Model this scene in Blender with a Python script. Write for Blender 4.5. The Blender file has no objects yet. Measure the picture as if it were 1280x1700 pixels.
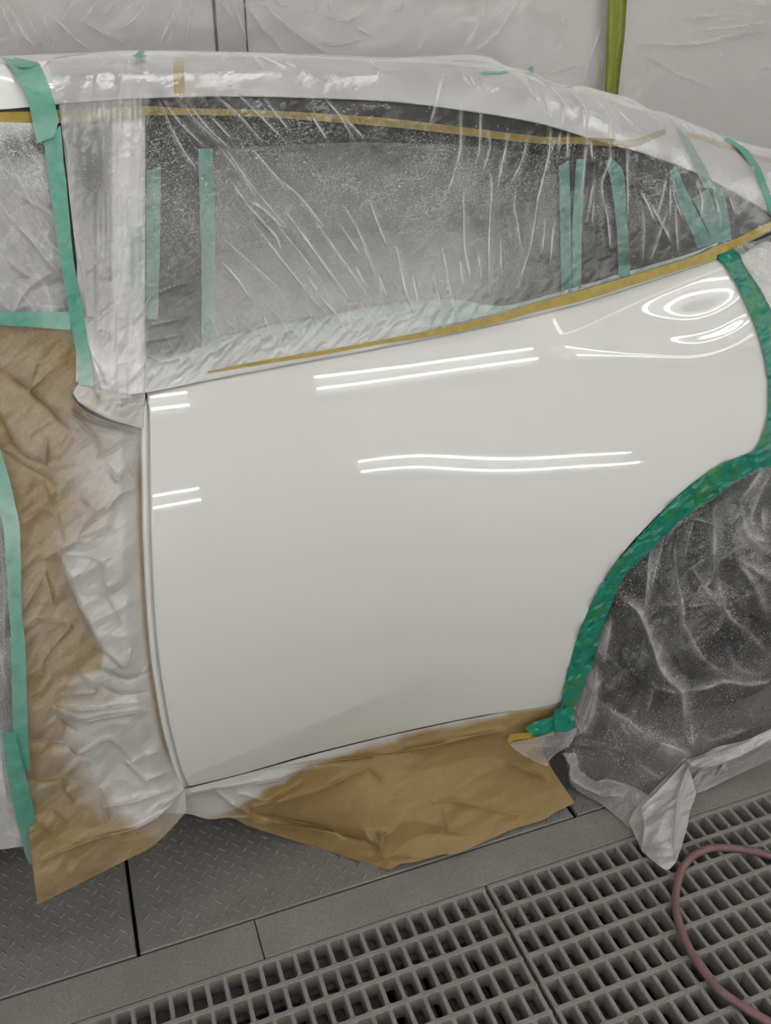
import bpy, math, random
import numpy as np
from mathutils import Matrix

# ---------------------------------------------------------------- camera
SC = bpy.context.scene
COL = SC.collection
H = 1.5
PITCH, YAW, ROLL, FL = math.radians(29.077), math.radians(20.813), math.radians(.43166), 1426.84
def _basis():
    cy, sy = math.cos(YAW), math.sin(YAW)
    f = np.array([sy*math.cos(PITCH), cy*math.cos(PITCH), -math.sin(PITCH)])
    r = np.array([cy, -sy, 0.]); u = np.cross(r, f)
    c, s = math.cos(ROLL), math.sin(ROLL)
    return c*r+s*u, -s*r+c*u, f
RR, UU, FF = _basis()
CAM = np.array([0, 0, H])
cd = bpy.data.cameras.new('camera'); cam = bpy.data.objects.new('camera', cd); COL.objects.link(cam)
cd.sensor_fit = 'HORIZONTAL'; cd.sensor_width = 36; cd.lens = 36*FL/1280; cd.clip_start = .02
cam.matrix_world = Matrix([[RR[0], UU[0], -FF[0], 0], [RR[1], UU[1], -FF[1], 0], [RR[2], UU[2], -FF[2], H], [0, 0, 0, 1]])
SC.camera = cam
# ---------------------------------------------------------------- world, light levels, exposure
W = bpy.data.worlds.new('world'); SC.world = W; W.use_nodes = True
W.node_tree.nodes['Background'].inputs[0].default_value = (.8, .85, .9, 1)
W.node_tree.nodes['Background'].inputs[1].default_value = .05
TUBE_POWER = 12.0
SC.view_settings.view_transform = 'Standard'; SC.view_settings.look = 'None'
SC.view_settings.gamma = 1; SC.view_settings.use_curve_mapping = False
SC.view_settings.exposure = 0.34
SC.cycles.use_denoising = True
SC.cycles.max_bounces = 10; SC.cycles.transparent_max_bounces = 24
SC.cycles.diffuse_bounces = 4; SC.cycles.glossy_bounces = 4
SC.cycles.sample_clamp_indirect = 6

# ---------------------------------------------------------------- maths helpers
def rays(px, py):
    px = np.asarray(px, float)[..., None]; py = np.asarray(py, float)[..., None]
    return FF+RR*(px-640)/FL-UU*(py-850)/FL
def atY(px, py, Y):                       # the point of a sight line at depth Y
    d = rays(px, py); return CAM+d*(np.asarray(Y, float)[..., None]/d[..., 1:2])
def atZ(px, py, Z=0.):                    # the point of a sight line at height Z
    d = rays(px, py); return CAM+d*((np.asarray(Z, float)[..., None]-H)/d[..., 2:3])
def sst(a, b, x):
    t = np.clip((np.asarray(x, float)-a)/(b-a), 0, 1); return t*t*(3-2*t)
def _hash(i, j, s):
    v = np.sin(i*127.1+j*311.7+s*74.7)*43758.5453
    return v-np.floor(v)
def vnoise(x, y, s=0):
    i, j = np.floor(x), np.floor(y); a, b = x-i, y-j
    a = a*a*(3-2*a); b = b*b*(3-2*b)
    return ((_hash(i, j, s)*(1-a)+_hash(i+1, j, s)*a)*(1-b)+(_hash(i, j+1, s)*(1-a)+_hash(i+1, j+1, s)*a)*b)*2-1
def facet(x, y, s=0):                     # piecewise flat crumple: random heights joined by flat triangles
    wx = x+.35*vnoise(x*.7, y*.7, s+5); wy = y+.35*vnoise(x*.7+9, y*.7, s+6)
    wx = wx+.5*wy
    i, j = np.floor(wx), np.floor(wy); a, b = wx-i, wy-j
    h00, h10, h01, h11 = _hash(i, j, s), _hash(i+1, j, s), _hash(i, j+1, s), _hash(i+1, j+1, s)
    lo = h00+(h10-h00)*a+(h01-h00)*b
    hi = h11+(h01-h11)*(1-a)+(h10-h11)*(1-b)
    return np.where(a+b < 1, lo, hi)*2-1
def curve(pts, n):                        # Catmull-Rom through the points, even spacing
    p = np.array(pts, float)
    if len(p) > 2:
        q = np.vstack([2*p[0]-p[1], p, 2*p[-1]-p[-2]]); out = []
        for k in range(1, len(q)-2):
            t = np.linspace(0, 1, 12, endpoint=False)[:, None]
            a, b, c, d = q[k-1], q[k], q[k+1], q[k+2]
            m1 = (c-a)*.4; m2 = (d-b)*.4
            out.append((2*t**3-3*t**2+1)*b+(t**3-2*t**2+t)*m1+(-2*t**3+3*t**2)*c+(t**3-t**2)*m2)
        p = np.vstack(out+[p[-1:]])
    s = np.concatenate([[0], np.cumsum(np.hypot(*np.diff(p[:, :2], axis=0).T))])
    u = np.linspace(0, s[-1], n)
    return np.stack([np.interp(u, s, p[:, k]) for k in range(p.shape[1])], 1)
def poly(pts, n):                         # straight segments, even spacing
    p = np.array(pts, float); s = np.concatenate([[0], np.cumsum(np.hypot(*np.diff(p[:, :2], axis=0).T))])
    u = np.linspace(0, s[-1], n)
    return np.stack([np.interp(u, s, p[:, k]) for k in range(p.shape[1])], 1)
def indexed(pts, n):                      # smooth, parameter = index of the point
    p = np.array(pts, float); q = np.vstack([2*p[0]-p[1], p, 2*p[-1]-p[-2]])
    u = np.linspace(0, len(p)-1, n); k = np.minimum(u.astype(int), len(p)-2); t = (u-k)[:, None]
    a, b, c, d = q[k], q[k+1], q[k+2], q[k+3]; m1 = (c-a)*.45; m2 = (d-b)*.45
    return (2*t**3-3*t**2+1)*b+(t**3-2*t**2+t)*m1+(-2*t**3+3*t**2)*c+(t**3-t**2)*m2
def coons(T, B, L, R, k=3):               # four sided patch; T,B left to right, L,R top to bottom
    nu, nv = len(T), len(L)
    u = np.linspace(0, 1, nu)[None, :, None]; v = np.linspace(0, 1, nv)[:, None, None]
    S = (1-v)*T[None]+v*B[None]
    dl = L-((1-v[:, 0])*T[0]+v[:, 0]*B[0]); dr = R-((1-v[:, 0])*T[-1]+v[:, 0]*B[-1])
    return S+(1-u)**k*dl[:, None]+u**k*dr[:, None]
def rows_patch(rows, nu, nv, fn=curve):   # sheet through a list of lines, top to bottom
    R = [fn(r, nu) for r in rows]
    w = np.concatenate([[0], np.cumsum([np.hypot(*(R[k+1]-R[k]).T).mean() for k in range(len(R)-1)])])
    v = np.linspace(0, w[-1], nv); A = np.array(R); out = np.empty((nv, nu, A.shape[2]))
    for m, x in enumerate(v):
        k = min(np.searchsorted(w, x, 'right')-1, len(R)-2); t = (x-w[k])/(w[k+1]-w[k]); out[m] = A[k]*(1-t)+A[k+1]*t
    return out
def tps(pts, smooth=1e-6):                # thin plate depth field through (px, py, Y)
    p = np.array(pts, float); xy = p[:, :2]/500.; n = len(p)
    def U(r2): return np.where(r2 > 0, .5*r2*np.log(np.maximum(r2, 1e-12)), 0)
    K = U(((xy[:, None]-xy[None])**2).sum(-1))+smooth*np.eye(n)
    P = np.hstack([np.ones((n, 1)), xy]); A = np.block([[K, P], [P.T, np.zeros((3, 3))]])
    s = np.linalg.solve(A, np.concatenate([p[:, 2], np.zeros(3)]))
    def f(px, py):
        q = np.stack([np.ravel(px), np.ravel(py)], 1)/500.
        return (U(((q[:, None]-xy[None])**2).sum(-1))@s[:n]+np.hstack([np.ones((len(q), 1)), q])@s[n:]).reshape(np.shape(px))
    return f
def seg_dist(px, py, line):                # distance to a polyline, side of it, and place along it (0..1)
    d = np.full(np.shape(px), 1e9); sd = np.ones(np.shape(px)); ta = np.zeros(np.shape(px)); n = len(line)-1
    for k in range(n):
        (x0, y0), (x1, y1) = line[k], line[k+1]
        dx, dy = x1-x0, y1-y0; t = np.clip(((px-x0)*dx+(py-y0)*dy)/(dx*dx+dy*dy+1e-9), 0, 1)
        e = np.hypot(px-x0-t*dx, py-y0-t*dy); m = e < d
        d = np.where(m, e, d); sd = np.where(m, np.sign((px-x0)*dy-(py-y0)*dx), sd); ta = np.where(m, (k+t)/n, ta)
    return d, sd, ta
def folds(px, py, lines):                 # lines: (points, height m, width px, haze, haze width px)
    h = np.zeros(np.shape(px)); z = np.zeros(np.shape(px))
    for pts, hh, w, hz, hw in lines:
        ln = curve(pts, 14) if len(pts) > 2 else np.array(pts, float)
        x0, x1 = ln[:, 0].min()-60, ln[:, 0].max()+60; y0, y1 = ln[:, 1].min()-60, ln[:, 1].max()+60
        m = (px > x0) & (px < x1) & (py > y0) & (py < y1)
        if not m.any(): continue
        d, sd, ta = seg_dist(px[m], py[m], ln); q = len(pts)*7.3+pts[0][0]
        tp = np.clip(4.5*ta*(1-ta)+.06, 0, 1)**.8*(.72+.28*vnoise(px[m]/16+q, py[m]/16, 77))
        flip = 1 if math.sin(q*12.9) > 0 else -1
        h[m] += hh*np.exp(-d/w)*(.35+.65*tp)
        wd = np.where(sd*flip > 0, hw*1.9, hw*.55)
        z[m] = np.maximum(z[m], hz*tp*np.exp(-(d/wd)**1.3))
    return h, z
def inpoly(px, py, pg):
    r = np.zeros(np.shape(px), bool); n = len(pg)
    for k in range(n):
        (x0, y0), (x1, y1) = pg[k], pg[(k+1) % n]
        if y0 == y1: continue
        c = ((y0 > py) != (y1 > py)) & (px < (x1-x0)*(py-y0)/(y1-y0)+x0); r ^= c
    return r

# ---------------------------------------------------------------- object helpers
def link(name, me, mat, parent=None):
    o = bpy.data.objects.new(name, me); COL.objects.link(o)
    if mat is not None and not me.materials: me.materials.append(mat)
    if parent is not None: o.parent = parent
    return o
def tag(o, label=None, cat=None, group=None, kind=None):
    if label: o['label'] = label
    if cat: o['category'] = cat
    if group: o['group'] = group
    if kind: o['kind'] = kind
    return o
def empty(name, loc=(0, 0, 0)):
    o = bpy.data.objects.new(name, None); COL.objects.link(o); o.location = loc; o.empty_display_size = .05
    bpy.context.view_layer.update() if False else None
    return o
def mesh(name, V, F, smooth=False):
    me = bpy.data.meshes.new(name); me.from_pydata([tuple(map(float, v)) for v in V], [], F)
    if smooth: me.polygons.foreach_set('use_smooth', [True]*len(me.polygons))
    me.update(); return me
def grid_mesh(name, P, attrs=None, skirt=None, flip=False, smooth=True, keep=None):
    nv, nu = P.shape[:2]; V = P.reshape(-1, 3); idx = np.arange(nv*nu).reshape(nv, nu)
    q = np.stack([idx[:-1, :-1], idx[1:, :-1], idx[1:, 1:], idx[:-1, 1:]], -1).reshape(-1, 4)
    if keep is not None:
        kp = keep[:-1, :-1] & keep[1:, :-1] & keep[1:, 1:] & keep[:-1, 1:]; q = q[kp.ravel()]
    at = {k: np.asarray(v, float).ravel() for k, v in (attrs or {}).items()}
    if skirt is not None:                 # edge rolled back by a vector, so the sheet has an edge
        b = np.concatenate([idx[0, :-1], idx[:-1, -1], idx[-1, :0:-1], idx[:0:-1, 0]])
        off = len(V); V = np.vstack([V, V[b]+np.asarray(skirt)]); n = len(b); a = np.arange(n); c = (a+1) % n
        q = np.vstack([q, np.stack([b[a], b[c], off+c, off+a], 1)])
        at = {k: np.concatenate([v, v[b]]) for k, v in at.items()}
    if flip: q = q[:, ::-1]
    me = bpy.data.meshes.new(name); me.vertices.add(len(V)); me.vertices.foreach_set('co', np.ascontiguousarray(V, np.float32).ravel())
    me.loops.add(q.size); me.loops.foreach_set('vertex_index', np.ascontiguousarray(q, np.int32).ravel())
    me.polygons.add(len(q)); me.polygons.foreach_set('loop_start', np.arange(0, q.size, 4, dtype=np.int32))
    me.polygons.foreach_set('use_smooth', np.full(len(q), smooth))
    me.update(calc_edges=True)
    for k, v in at.items():
        me.attributes.new(k, 'FLOAT', 'POINT').data.foreach_set('value', np.ascontiguousarray(v, np.float32))
    return me
def box_data(x0, y0, z0, x1, y1, z1, taper=0.):
    t = taper
    V = [(x0+t*0, y0, z0), (x1, y0, z0), (x1, y1, z0), (x0, y1, z0), (x0+t, y0+t, z1), (x1-t, y0+t, z1), (x1-t, y1-t, z1), (x0+t, y1-t, z1)]
    return V, [(0, 3, 2, 1), (4, 5, 6, 7), (0, 1, 5, 4), (1, 2, 6, 5), (2, 3, 7, 6), (3, 0, 4, 7)]
def bevel_box(x0, y0, z0, x1, y1, z1, c):  # box with a chamfered top edge and a shut bottom
    V = [(x0, y0, z0), (x1, y0, z0), (x1, y1, z0), (x0, y1, z0), (x0, y0, z1-c), (x1, y0, z1-c), (x1, y1, z1-c), (x0, y1, z1-c),
         (x0+c, y0+c, z1), (x1-c, y0+c, z1), (x1-c, y1-c, z1), (x0+c, y1-c, z1)]
    F = [(0, 3, 2, 1), (8, 9, 10, 11)]
    for k in range(4):
        n = (k+1) % 4; F += [(k, n, 4+n, 4+k), (4+k, 4+n, 8+n, 8+k)]
    return V, F
def join(parts):
    V, F = [], []
    for v, f in parts:
        o = len(V); V += list(v); F += [tuple(o+i for i in g) for g in f]
    return V, F
def tube(pts, r, seg=12, caps=True):
    p = np.array(pts, float); n = len(p); t = np.gradient(p, axis=0); t /= np.linalg.norm(t, axis=1, keepdims=True)
    up = np.array([0, 0, 1.]) if abs(t[0][2]) < .9 else np.array([1., 0, 0])
    V, F = [], []
    for k in range(n):
        a = np.cross(up, t[k]); a /= np.linalg.norm(a); b = np.cross(t[k], a)
        for m in range(seg):
            w = 2*math.pi*m/seg; V.append(p[k]+r*(a*math.cos(w)+b*math.sin(w)))
    for k in range(n-1):
        for m in range(seg):
            q = (m+1) % seg; F.append((k*seg+m, k*seg+q, (k+1)*seg+q, (k+1)*seg+m))
    if caps: F += [tuple(range(seg))[::-1], tuple((n-1)*seg+m for m in range(seg))]
    return V, F
def lathe(prof, cx, cz, y0, seg=64, a0=0, a1=2*math.pi):   # profile (radius, y) spun about an axle along Y
    V, F = [], []; full = abs(a1-a0-2*math.pi) < 1e-6; m = seg if full else seg+1
    for k in range(m):
        w = a0+(a1-a0)*k/seg
        for r, y in prof: V.append((cx+r*math.cos(w), y0+y, cz+r*math.sin(w)))
    n = len(prof)
    for k in range(seg):
        b = (k+1) % m
        for j in range(n-1): F.append((k*n+j, k*n+j+1, b*n+j+1, b*n+j))
    return V, F

# ---------------------------------------------------------------- materials
def newmat(name):
    m = bpy.data.materials.new(name); m.use_nodes = True; nt = m.node_tree
    for n in list(nt.nodes): nt.nodes.remove(n)
    out = nt.nodes.new('ShaderNodeOutputMaterial')
    class N:
        def __init__(s): s.nt = nt; s.out = out; s.m = m
        def add(s, t, **kw):
            n = nt.nodes.new('ShaderNode'+t)
            for k, v in kw.items():
                if k in n.inputs: n.inputs[k].default_value = v
                else: setattr(n, k, v)
            return n
        def ln(s, a, b): nt.links.new(a, b)
        def noise(s, scale, detail=2, rough=.5):
            tc = s.add('TexCoord'); n = s.add('TexNoise'); n.inputs['Scale'].default_value = scale
            n.inputs['Detail'].default_value = detail; n.inputs['Roughness'].default_value = rough
            s.ln(tc.outputs['Object'], n.inputs['Vector']); return n.outputs['Fac']
        def ramp(s, fac, a, b, ca=(0, 0, 0, 1), cb=(1, 1, 1, 1)):
            r = s.add('ValToRGB'); r.color_ramp.elements[0].position = a; r.color_ramp.elements[1].position = b
            r.color_ramp.elements[0].color = ca; r.color_ramp.elements[1].color = cb; s.ln(fac, r.inputs[0]); return r.outputs[0]
        def math(s, op, a, b=None, clamp=False):
            n = s.add('Math'); n.operation = op; n.use_clamp = clamp
            for k, v in enumerate((a, b)):
                if v is None: continue
                if isinstance(v, (int, float)): n.inputs[k].default_value = v
                else: s.ln(v, n.inputs[k])
            return n.outputs[0]
        def attr(s, nm): return s.add('Attribute', attribute_name=nm).outputs['Fac']
        def mixc(s, f, a, b):
            n = s.add('Mix'); n.data_type = 'RGBA'
            if isinstance(f, (int, float)): n.inputs[0].default_value = f
            else: s.ln(f, n.inputs[0])
            for k, v in ((6, a), (7, b)):
                if isinstance(v, tuple): n.inputs[k].default_value = v
                else: s.ln(v, n.inputs[k])
            return n.outputs[2]
        def bump(s, h, strength, dist):
            b = s.add('Bump'); b.inputs['Strength'].default_value = strength; b.inputs['Distance'].default_value = dist; s.ln(h, b.inputs['Height']); return b.outputs[0]
    return N()
def C(r, g, b): return (r, g, b, 1)
def plain(name, col, rough=.5, spec=.5, metal=0., coat=0., grain=0., gscale=300, var=0., vscale=8, bump=0.):
    n = newmat(name); p = n.add('BsdfPrincipled'); n.ln(p.outputs[0], n.out.inputs[0])
    p.inputs['Base Color'].default_value = C(*col); p.inputs['Roughness'].default_value = rough
    p.inputs['Specular IOR Level'].default_value = spec; p.inputs['Metallic'].default_value = metal
    p.inputs['Coat Weight'].default_value = coat; p.inputs['Coat Roughness'].default_value = .01
    c = None
    if grain or var:
        lo = tuple(max(0, v*(1-grain)) for v in col); hi = tuple(min(1, v*(1+grain)) for v in col)
        c = n.mixc(n.ramp(n.noise(gscale, 2), .3, .7), C(*lo), C(*hi))
        if var:
            c = n.mixc(n.math('MULTIPLY', n.ramp(n.noise(vscale, 3, .6), .35, .7), var), c, C(*(v*.55 for v in col)))
        n.ln(c, p.inputs['Base Color'])
    if bump: n.ln(n.bump(n.noise(gscale, 2), bump, .002), p.inputs['Normal'])
    return n.m
def film_mat(name, col=(.90, .89, .89), rough=.22, speck=.6, sscale=520, hz=0., bscale=90, bstr=.35, gloss=1.0, trans=.35):
    n = newmat(name)
    a = n.attr('haze')
    sp = n.math('MULTIPLY', n.ramp(n.noise(sscale, 2, .7), .56, .68), n.attr('speck'))
    big = n.math('MULTIPLY', n.math('SUBTRACT', n.noise(14, 4, .6), .5), .30)
    al = n.math('ADD', n.math('ADD', a, n.math('MULTIPLY', big, a)), n.math('MULTIPLY', sp, speck), True)
    h = n.math('ADD', n.noise(bscale, 4, .6), n.math('MULTIPLY', n.noise(bscale*5, 2), .15))
    nb = n.bump(h, bstr, .006)
    d = n.add('BsdfDiffuse'); d.inputs[0].default_value = C(*col)
    t = n.add('BsdfTranslucent'); t.inputs[0].default_value = C(*col)
    n.ln(nb, d.inputs['Normal'])
    m1 = n.add('MixShader'); m1.inputs[0].default_value = trans; n.ln(d.outputs[0], m1.inputs[1]); n.ln(t.outputs[0], m1.inputs[2])
    tr = n.add('BsdfTransparent'); tr.inputs[0].default_value = C(.97, .97, .97)
    m2 = n.add('MixShader'); n.ln(al, m2.inputs[0]); n.ln(tr.outputs[0], m2.inputs[1]); n.ln(m1.outputs[0], m2.inputs[2])
    g = n.add('BsdfGlossy'); g.inputs['Roughness'].default_value = rough; g.inputs[0].default_value = C(1, 1, 1); n.ln(nb, g.inputs['Normal'])
    fr = n.add('Fresnel'); fr.inputs[0].default_value = 1.48; n.ln(nb, fr.inputs['Normal'])
    m3 = n.add('MixShader'); n.ln(n.math('MULTIPLY', fr.outputs[0], gloss, True), m3.inputs[0]); n.ln(m2.outputs[0], m3.inputs[1]); n.ln(g.outputs[0], m3.inputs[2])
    n.ln(m3.outputs[0], n.out.inputs[0]); return n.m
def paper_mat(name):
    n = newmat(name); p = n.add('BsdfPrincipled'); n.ln(p.outputs[0], n.out.inputs[0])
    sp = n.math('ADD', n.attr('spray'), n.math('MULTIPLY', n.math('SUBTRACT', n.noise(60, 3), .5), .25), True)
    c = n.mixc(n.ramp(n.noise(420, 3, .7), .3, .7), C(.245, .158, .056), C(.315, .210, .084))
    fib = n.ramp(n.noise(900, 2, .7), .66, .74)
    c = n.mixc(n.math('MULTIPLY', fib, .25), c, C(.5, .40, .25))
    c = n.mixc(sp, c, C(.55, .535, .52))
    n.ln(c, p.inputs['Base Color'])
    wet = n.attr('wet')
    n.ln(n.math('SUBTRACT', .62, n.math('MULTIPLY', wet, .48)), p.inputs['Roughness'])
    n.ln(n.bump(n.noise(700, 2), .08, .001), p.inputs['Normal']); return n.m
def tape_mat(name, col, rough=.35, clear=.12, spray=True, col2=None, bstr=.15):
    n = newmat(name); p = n.add('BsdfPrincipled'); p.inputs['Roughness'].default_value = rough
    c = n.mixc(n.ramp(n.noise(60, 4, .65), .35, .7), C(*(v*.82 for v in col)), C(*(min(1, v*1.12) for v in col)))
    if col2: c = n.mixc(n.ramp(n.noise(28, 3, .6), .5, .66), c, C(*col2))
    if spray:
        c = n.mixc(n.attr('spray'), c, C(.50, .66, .60))
    n.ln(c, p.inputs['Base Color'])
    n.ln(n.bump(n.noise(120, 3), bstr, .004), p.inputs['Normal'])
    tr = n.add('BsdfTransparent'); m = n.add('MixShader'); m.inputs[0].default_value = 1-clear
    n.ln(tr.outputs[0], m.inputs[1]); n.ln(p.outputs[0], m.inputs[2]); n.ln(m.outputs[0], n.out.inputs[0]); return n.m
def lamp_mat(name, s):
    n = newmat(name); e = n.add('Emission'); e.inputs[0].default_value = C(1, .995, .965); e.inputs[1].default_value = s; n.ln(e.outputs[0], n.out.inputs[0]); return n.m

M = dict(
    paint=plain('white_car_paint', (.70, .70, .675), .30, .3, coat=1.0),
    trimw=plain('white_trim_paint', (.74, .74, .72), .25, .4, coat=.6),
    rail=plain('white_roof_paint', (.88, .87, .86), .3, .4, coat=.6),
    black=plain('black_rubber', (.016, .016, .017), .5, .4),
    frame=plain('black_door_frame', (.032, .031, .034), .35, .5),
    glass=plain('dark_window_glass', (.022, .024, .026), .42, .5),
    groove=plain('groove_dark', (.05, .05, .05), .6),
    tire=plain('tire_rubber', (.017, .017, .018), .7, .3),
    rim=plain('black_wheel_metal', (.016, .016, .017), .5, .3),
    liner=plain('wheel_well_plastic', (.014, .014, .015), .8, .2),
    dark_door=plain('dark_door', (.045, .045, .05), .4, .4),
    plate=plain('tread_plate_steel', (.205, .195, .184), .55, .35, grain=.30, gscale=420, var=.35, vscale=9, bump=.15),
    curb=plain('curb_steel', (.235, .222, .205), .6, .3, grain=.25, gscale=500, var=.30, vscale=7, bump=.12),
    grate=plain('grating_grey', (.255, .238, .222), .7, .3, grain=.3, gscale=600, var=.25, vscale=12, bump=.35),
    pit=plain('pit_filter_grey', (.135, .128, .125), .9, .1, grain=.3, gscale=200, var=.4, vscale=15),
    pitdark=plain('pit_dark', (.012, .012, .012), .9, .1),
    slab=plain('concrete_floor', (.16, .155, .15), .7, .2, grain=.15, gscale=80),
    wall=plain('booth_wall_panel', (.80, .79, .775), .45, .3, grain=.02, gscale=30),
    wallp=plain('booth_wall_post', (.72, .68, .68), .45, .3),
    ceil=plain('booth_ceiling', (.74, .74, .73), .6, .2),
    housing=plain('lamp_housing_white', (.75, .75, .74), .4, .3),
    hose=plain('pink_hose_rubber', (.215, .120, .122), .45, .4, grain=.12, gscale=200, var=.3, vscale=25, bump=.1),
    film=film_mat('clear_masking_film', rough=.04, gloss=1.15, trans=.12, bstr=.16),
    film_wheel=film_mat('wheel_film_plastic', (.80, .78, .78), .24, .75, 400, bscale=60, bstr=.25, trans=.22),
    film_wall=film_mat('wall_film_plastic', (.86, .85, .84), .16, .05, 300, bscale=20, bstr=.10),
    paper=paper_mat('brown_masking_paper'),
    green=tape_mat('green_tape', (.035, .31, .215), .36, .10),
    green_wet=tape_mat('glossy_green_tape', (.012, .235, .165), .06, .06, spray=False, col2=(.035, .235, .07), bstr=.35),
    green_in=tape_mat('green_tape_on_glass', (.12, .42, .345), .4, .15),
    mint=tape_mat('pale_green_belt_tape', (.66, .80, .765), .4, .06, spray=False),
    ochre=tape_mat('ochre_fine_line_tape', (.38, .275, .035), .28, .04, spray=False, bstr=.1),
    lime=tape_mat('lime_wall_tape', (.26, .30, .02), .4, .05, spray=False),
    ochre_pale=tape_mat('pale_ochre_tape', (.70, .49, .16), .4, .10, spray=False),
)
M['tube'] = lamp_mat('fluorescent_tube', TUBE_POWER)

# ================================================================ SETTING
def struct(name, V, F, mat, parent=None, smooth=False):
    o = link(name, mesh(name, V, F, smooth), mat, parent)
    if parent is None: o['kind'] = 'structure'
    return o
X0, X1, YB, YF, ZC = -4.2, 6.2, 3.6, -2.15, 2.95
V, F = box_data(X0-.1, YB, -.2, X1+.1, YB+.1, ZC); wall_back = struct('wall_back', V, F, M['wall'])
V, F = box_data(X0-.1, YF-.1, -.2, X1+.1, YF, ZC); struct('wall_front', V, F, M['wall'])
V, F = box_data(X0-.1, YF, -.2, X0, YB, ZC); struct('wall_left', V, F, M['wall'])
V, F = box_data(X1, YF, -.2, X1+.1, YB, ZC); struct('wall_right', V, F, M['wall'])
V, F = box_data(X0-.1, YF-.1, ZC, X1+.1, YB+.1, ZC+.1); struct('ceiling', V, F, M['ceil'])
# a narrow post between two wall panels of the back wall
xa, xb = atY(357, 40, YB)[0], atY(407, 40, YB)[0]
V, F = bevel_box(xa+.004, 0, 0, xb-.004, 1, .018, .003)
V = [(x, YB-z, y*ZC) for x, y, z in V]
post = struct('wall_post', V, F, M['wallp'], wall_back)
for nm, x in (('panel_joint', xa), ('panel_joint', xb)):
    V, F = box_data(x-.005, YB-.004, 0, x+.005, YB+.01, ZC); struct(nm, V, F, M['groove'], wall_back)

floor = empty('floor'); floor['kind'] = 'structure'
yp, yc, yg = 1.0905, 1.0895, 1.003           # plate edge, curb far edge, curb near edge
GX0, GXM, GX1, GY0 = -.36, .602, 1.57, .30   # grating field
V, F = box_data(X0, yp+1.25, -.2, X1, YB, 0); struct('floor_slab', V, F, M['slab'], floor)
V, F = box_data(X0, YF, -.2, X1, GY0-.01, 0); struct('floor_slab', V, F, M['slab'], floor)
V, F = box_data(X0, GY0-.01, -.2, GX0-.004, yg, 0); struct('floor_slab', V, F, M['slab'], floor)
V, F = box_data(GX1+.97, GY0-.01, -.2, X1, yg, 0); struct('floor_slab', V, F, M['slab'], floor)
V, F = box_data(GX0-.004, GY0-.01, -.24, GX1+.97, yg, -.20); struct('pit_bed', V, F, M['pitdark'], floor)
for x0, x1 in ((X0, .147), (.149, 3.0), (3.002, X1)):
    V, F = bevel_box(x0, yg+.0005, -.2, x1, yc-.0005, -.001, .0015); struct('curb_strip', V, F, M['curb'], floor)
V, F = box_data(X0, yc, -.2, X1, yp+1.26, -.02); struct('plate_bed', V, F, M['pitdark'], floor)

# ---------------------------------------------------------------- tread plates
def tread_plate(x0, x1, label):
    r = empty('tread_plate', ((x0+x1)/2, yp, 0)); tag(r, label, 'floor plate', 'steel tread plates beside the curb')
    cx, cy = r.location[0], r.location[1]
    V, F = bevel_box(x0-cx+.0025, .002, -.012, x1-cx-.0025, 1.248, 0, .0025)
    link('plate', mesh('plate', V, F), M['plate'], r)
    parts = []; q = .0215/math.sqrt(2); nj = 1.22 if x0 < 1.5 else .5
    for m in range(int(x0/q)-1, int(x1/q)+2):
        for n in range(1, int(.62/q)):
            if (m+n) % 2: continue
            x, y = m*q, n*q; i, j = (m+n)//2, (n-m)//2
            if x-x0 < .014 or x1-x < .014: continue
            a = math.radians(45 if (i+j) % 2 else 135); c, s = math.cos(a), math.sin(a)
            L, w, h = .0092, .0026, .0020
            base = [(-L, 0), (-L*.55, -w), (L*.55, -w), (L, 0), (L*.55, w), (-L*.55, w)]
            top = [(-L*.7, 0), (L*.7, 0)]
            v = [(x-cx+u*c-t*s, y+u*s+t*c, 0.0) for u, t in base]+[(x-cx+u*c-t*s, y+u*s+t*c, h) for u, t in top]
            parts.append((v, [(0, 1, 6), (1, 2, 7, 6), (2, 3, 7), (3, 4, 7), (4, 5, 6, 7), (5, 0, 6)]))
    V, F = join(parts); tag(link('tread_lugs', mesh('tread_lugs', V, F), M['plate'], r), kind='stuff')
tread_plate(-.955, -.071, 'dark grey steel tread plate left of the black joint, under the brown paper corner')
tread_plate(-.069, .866, 'dark grey steel tread plate in the middle, beneath the hanging brown paper')
tread_plate(.871, 1.75, 'dark grey steel tread plate beneath the wheel film, right of the brown paper')

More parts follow.
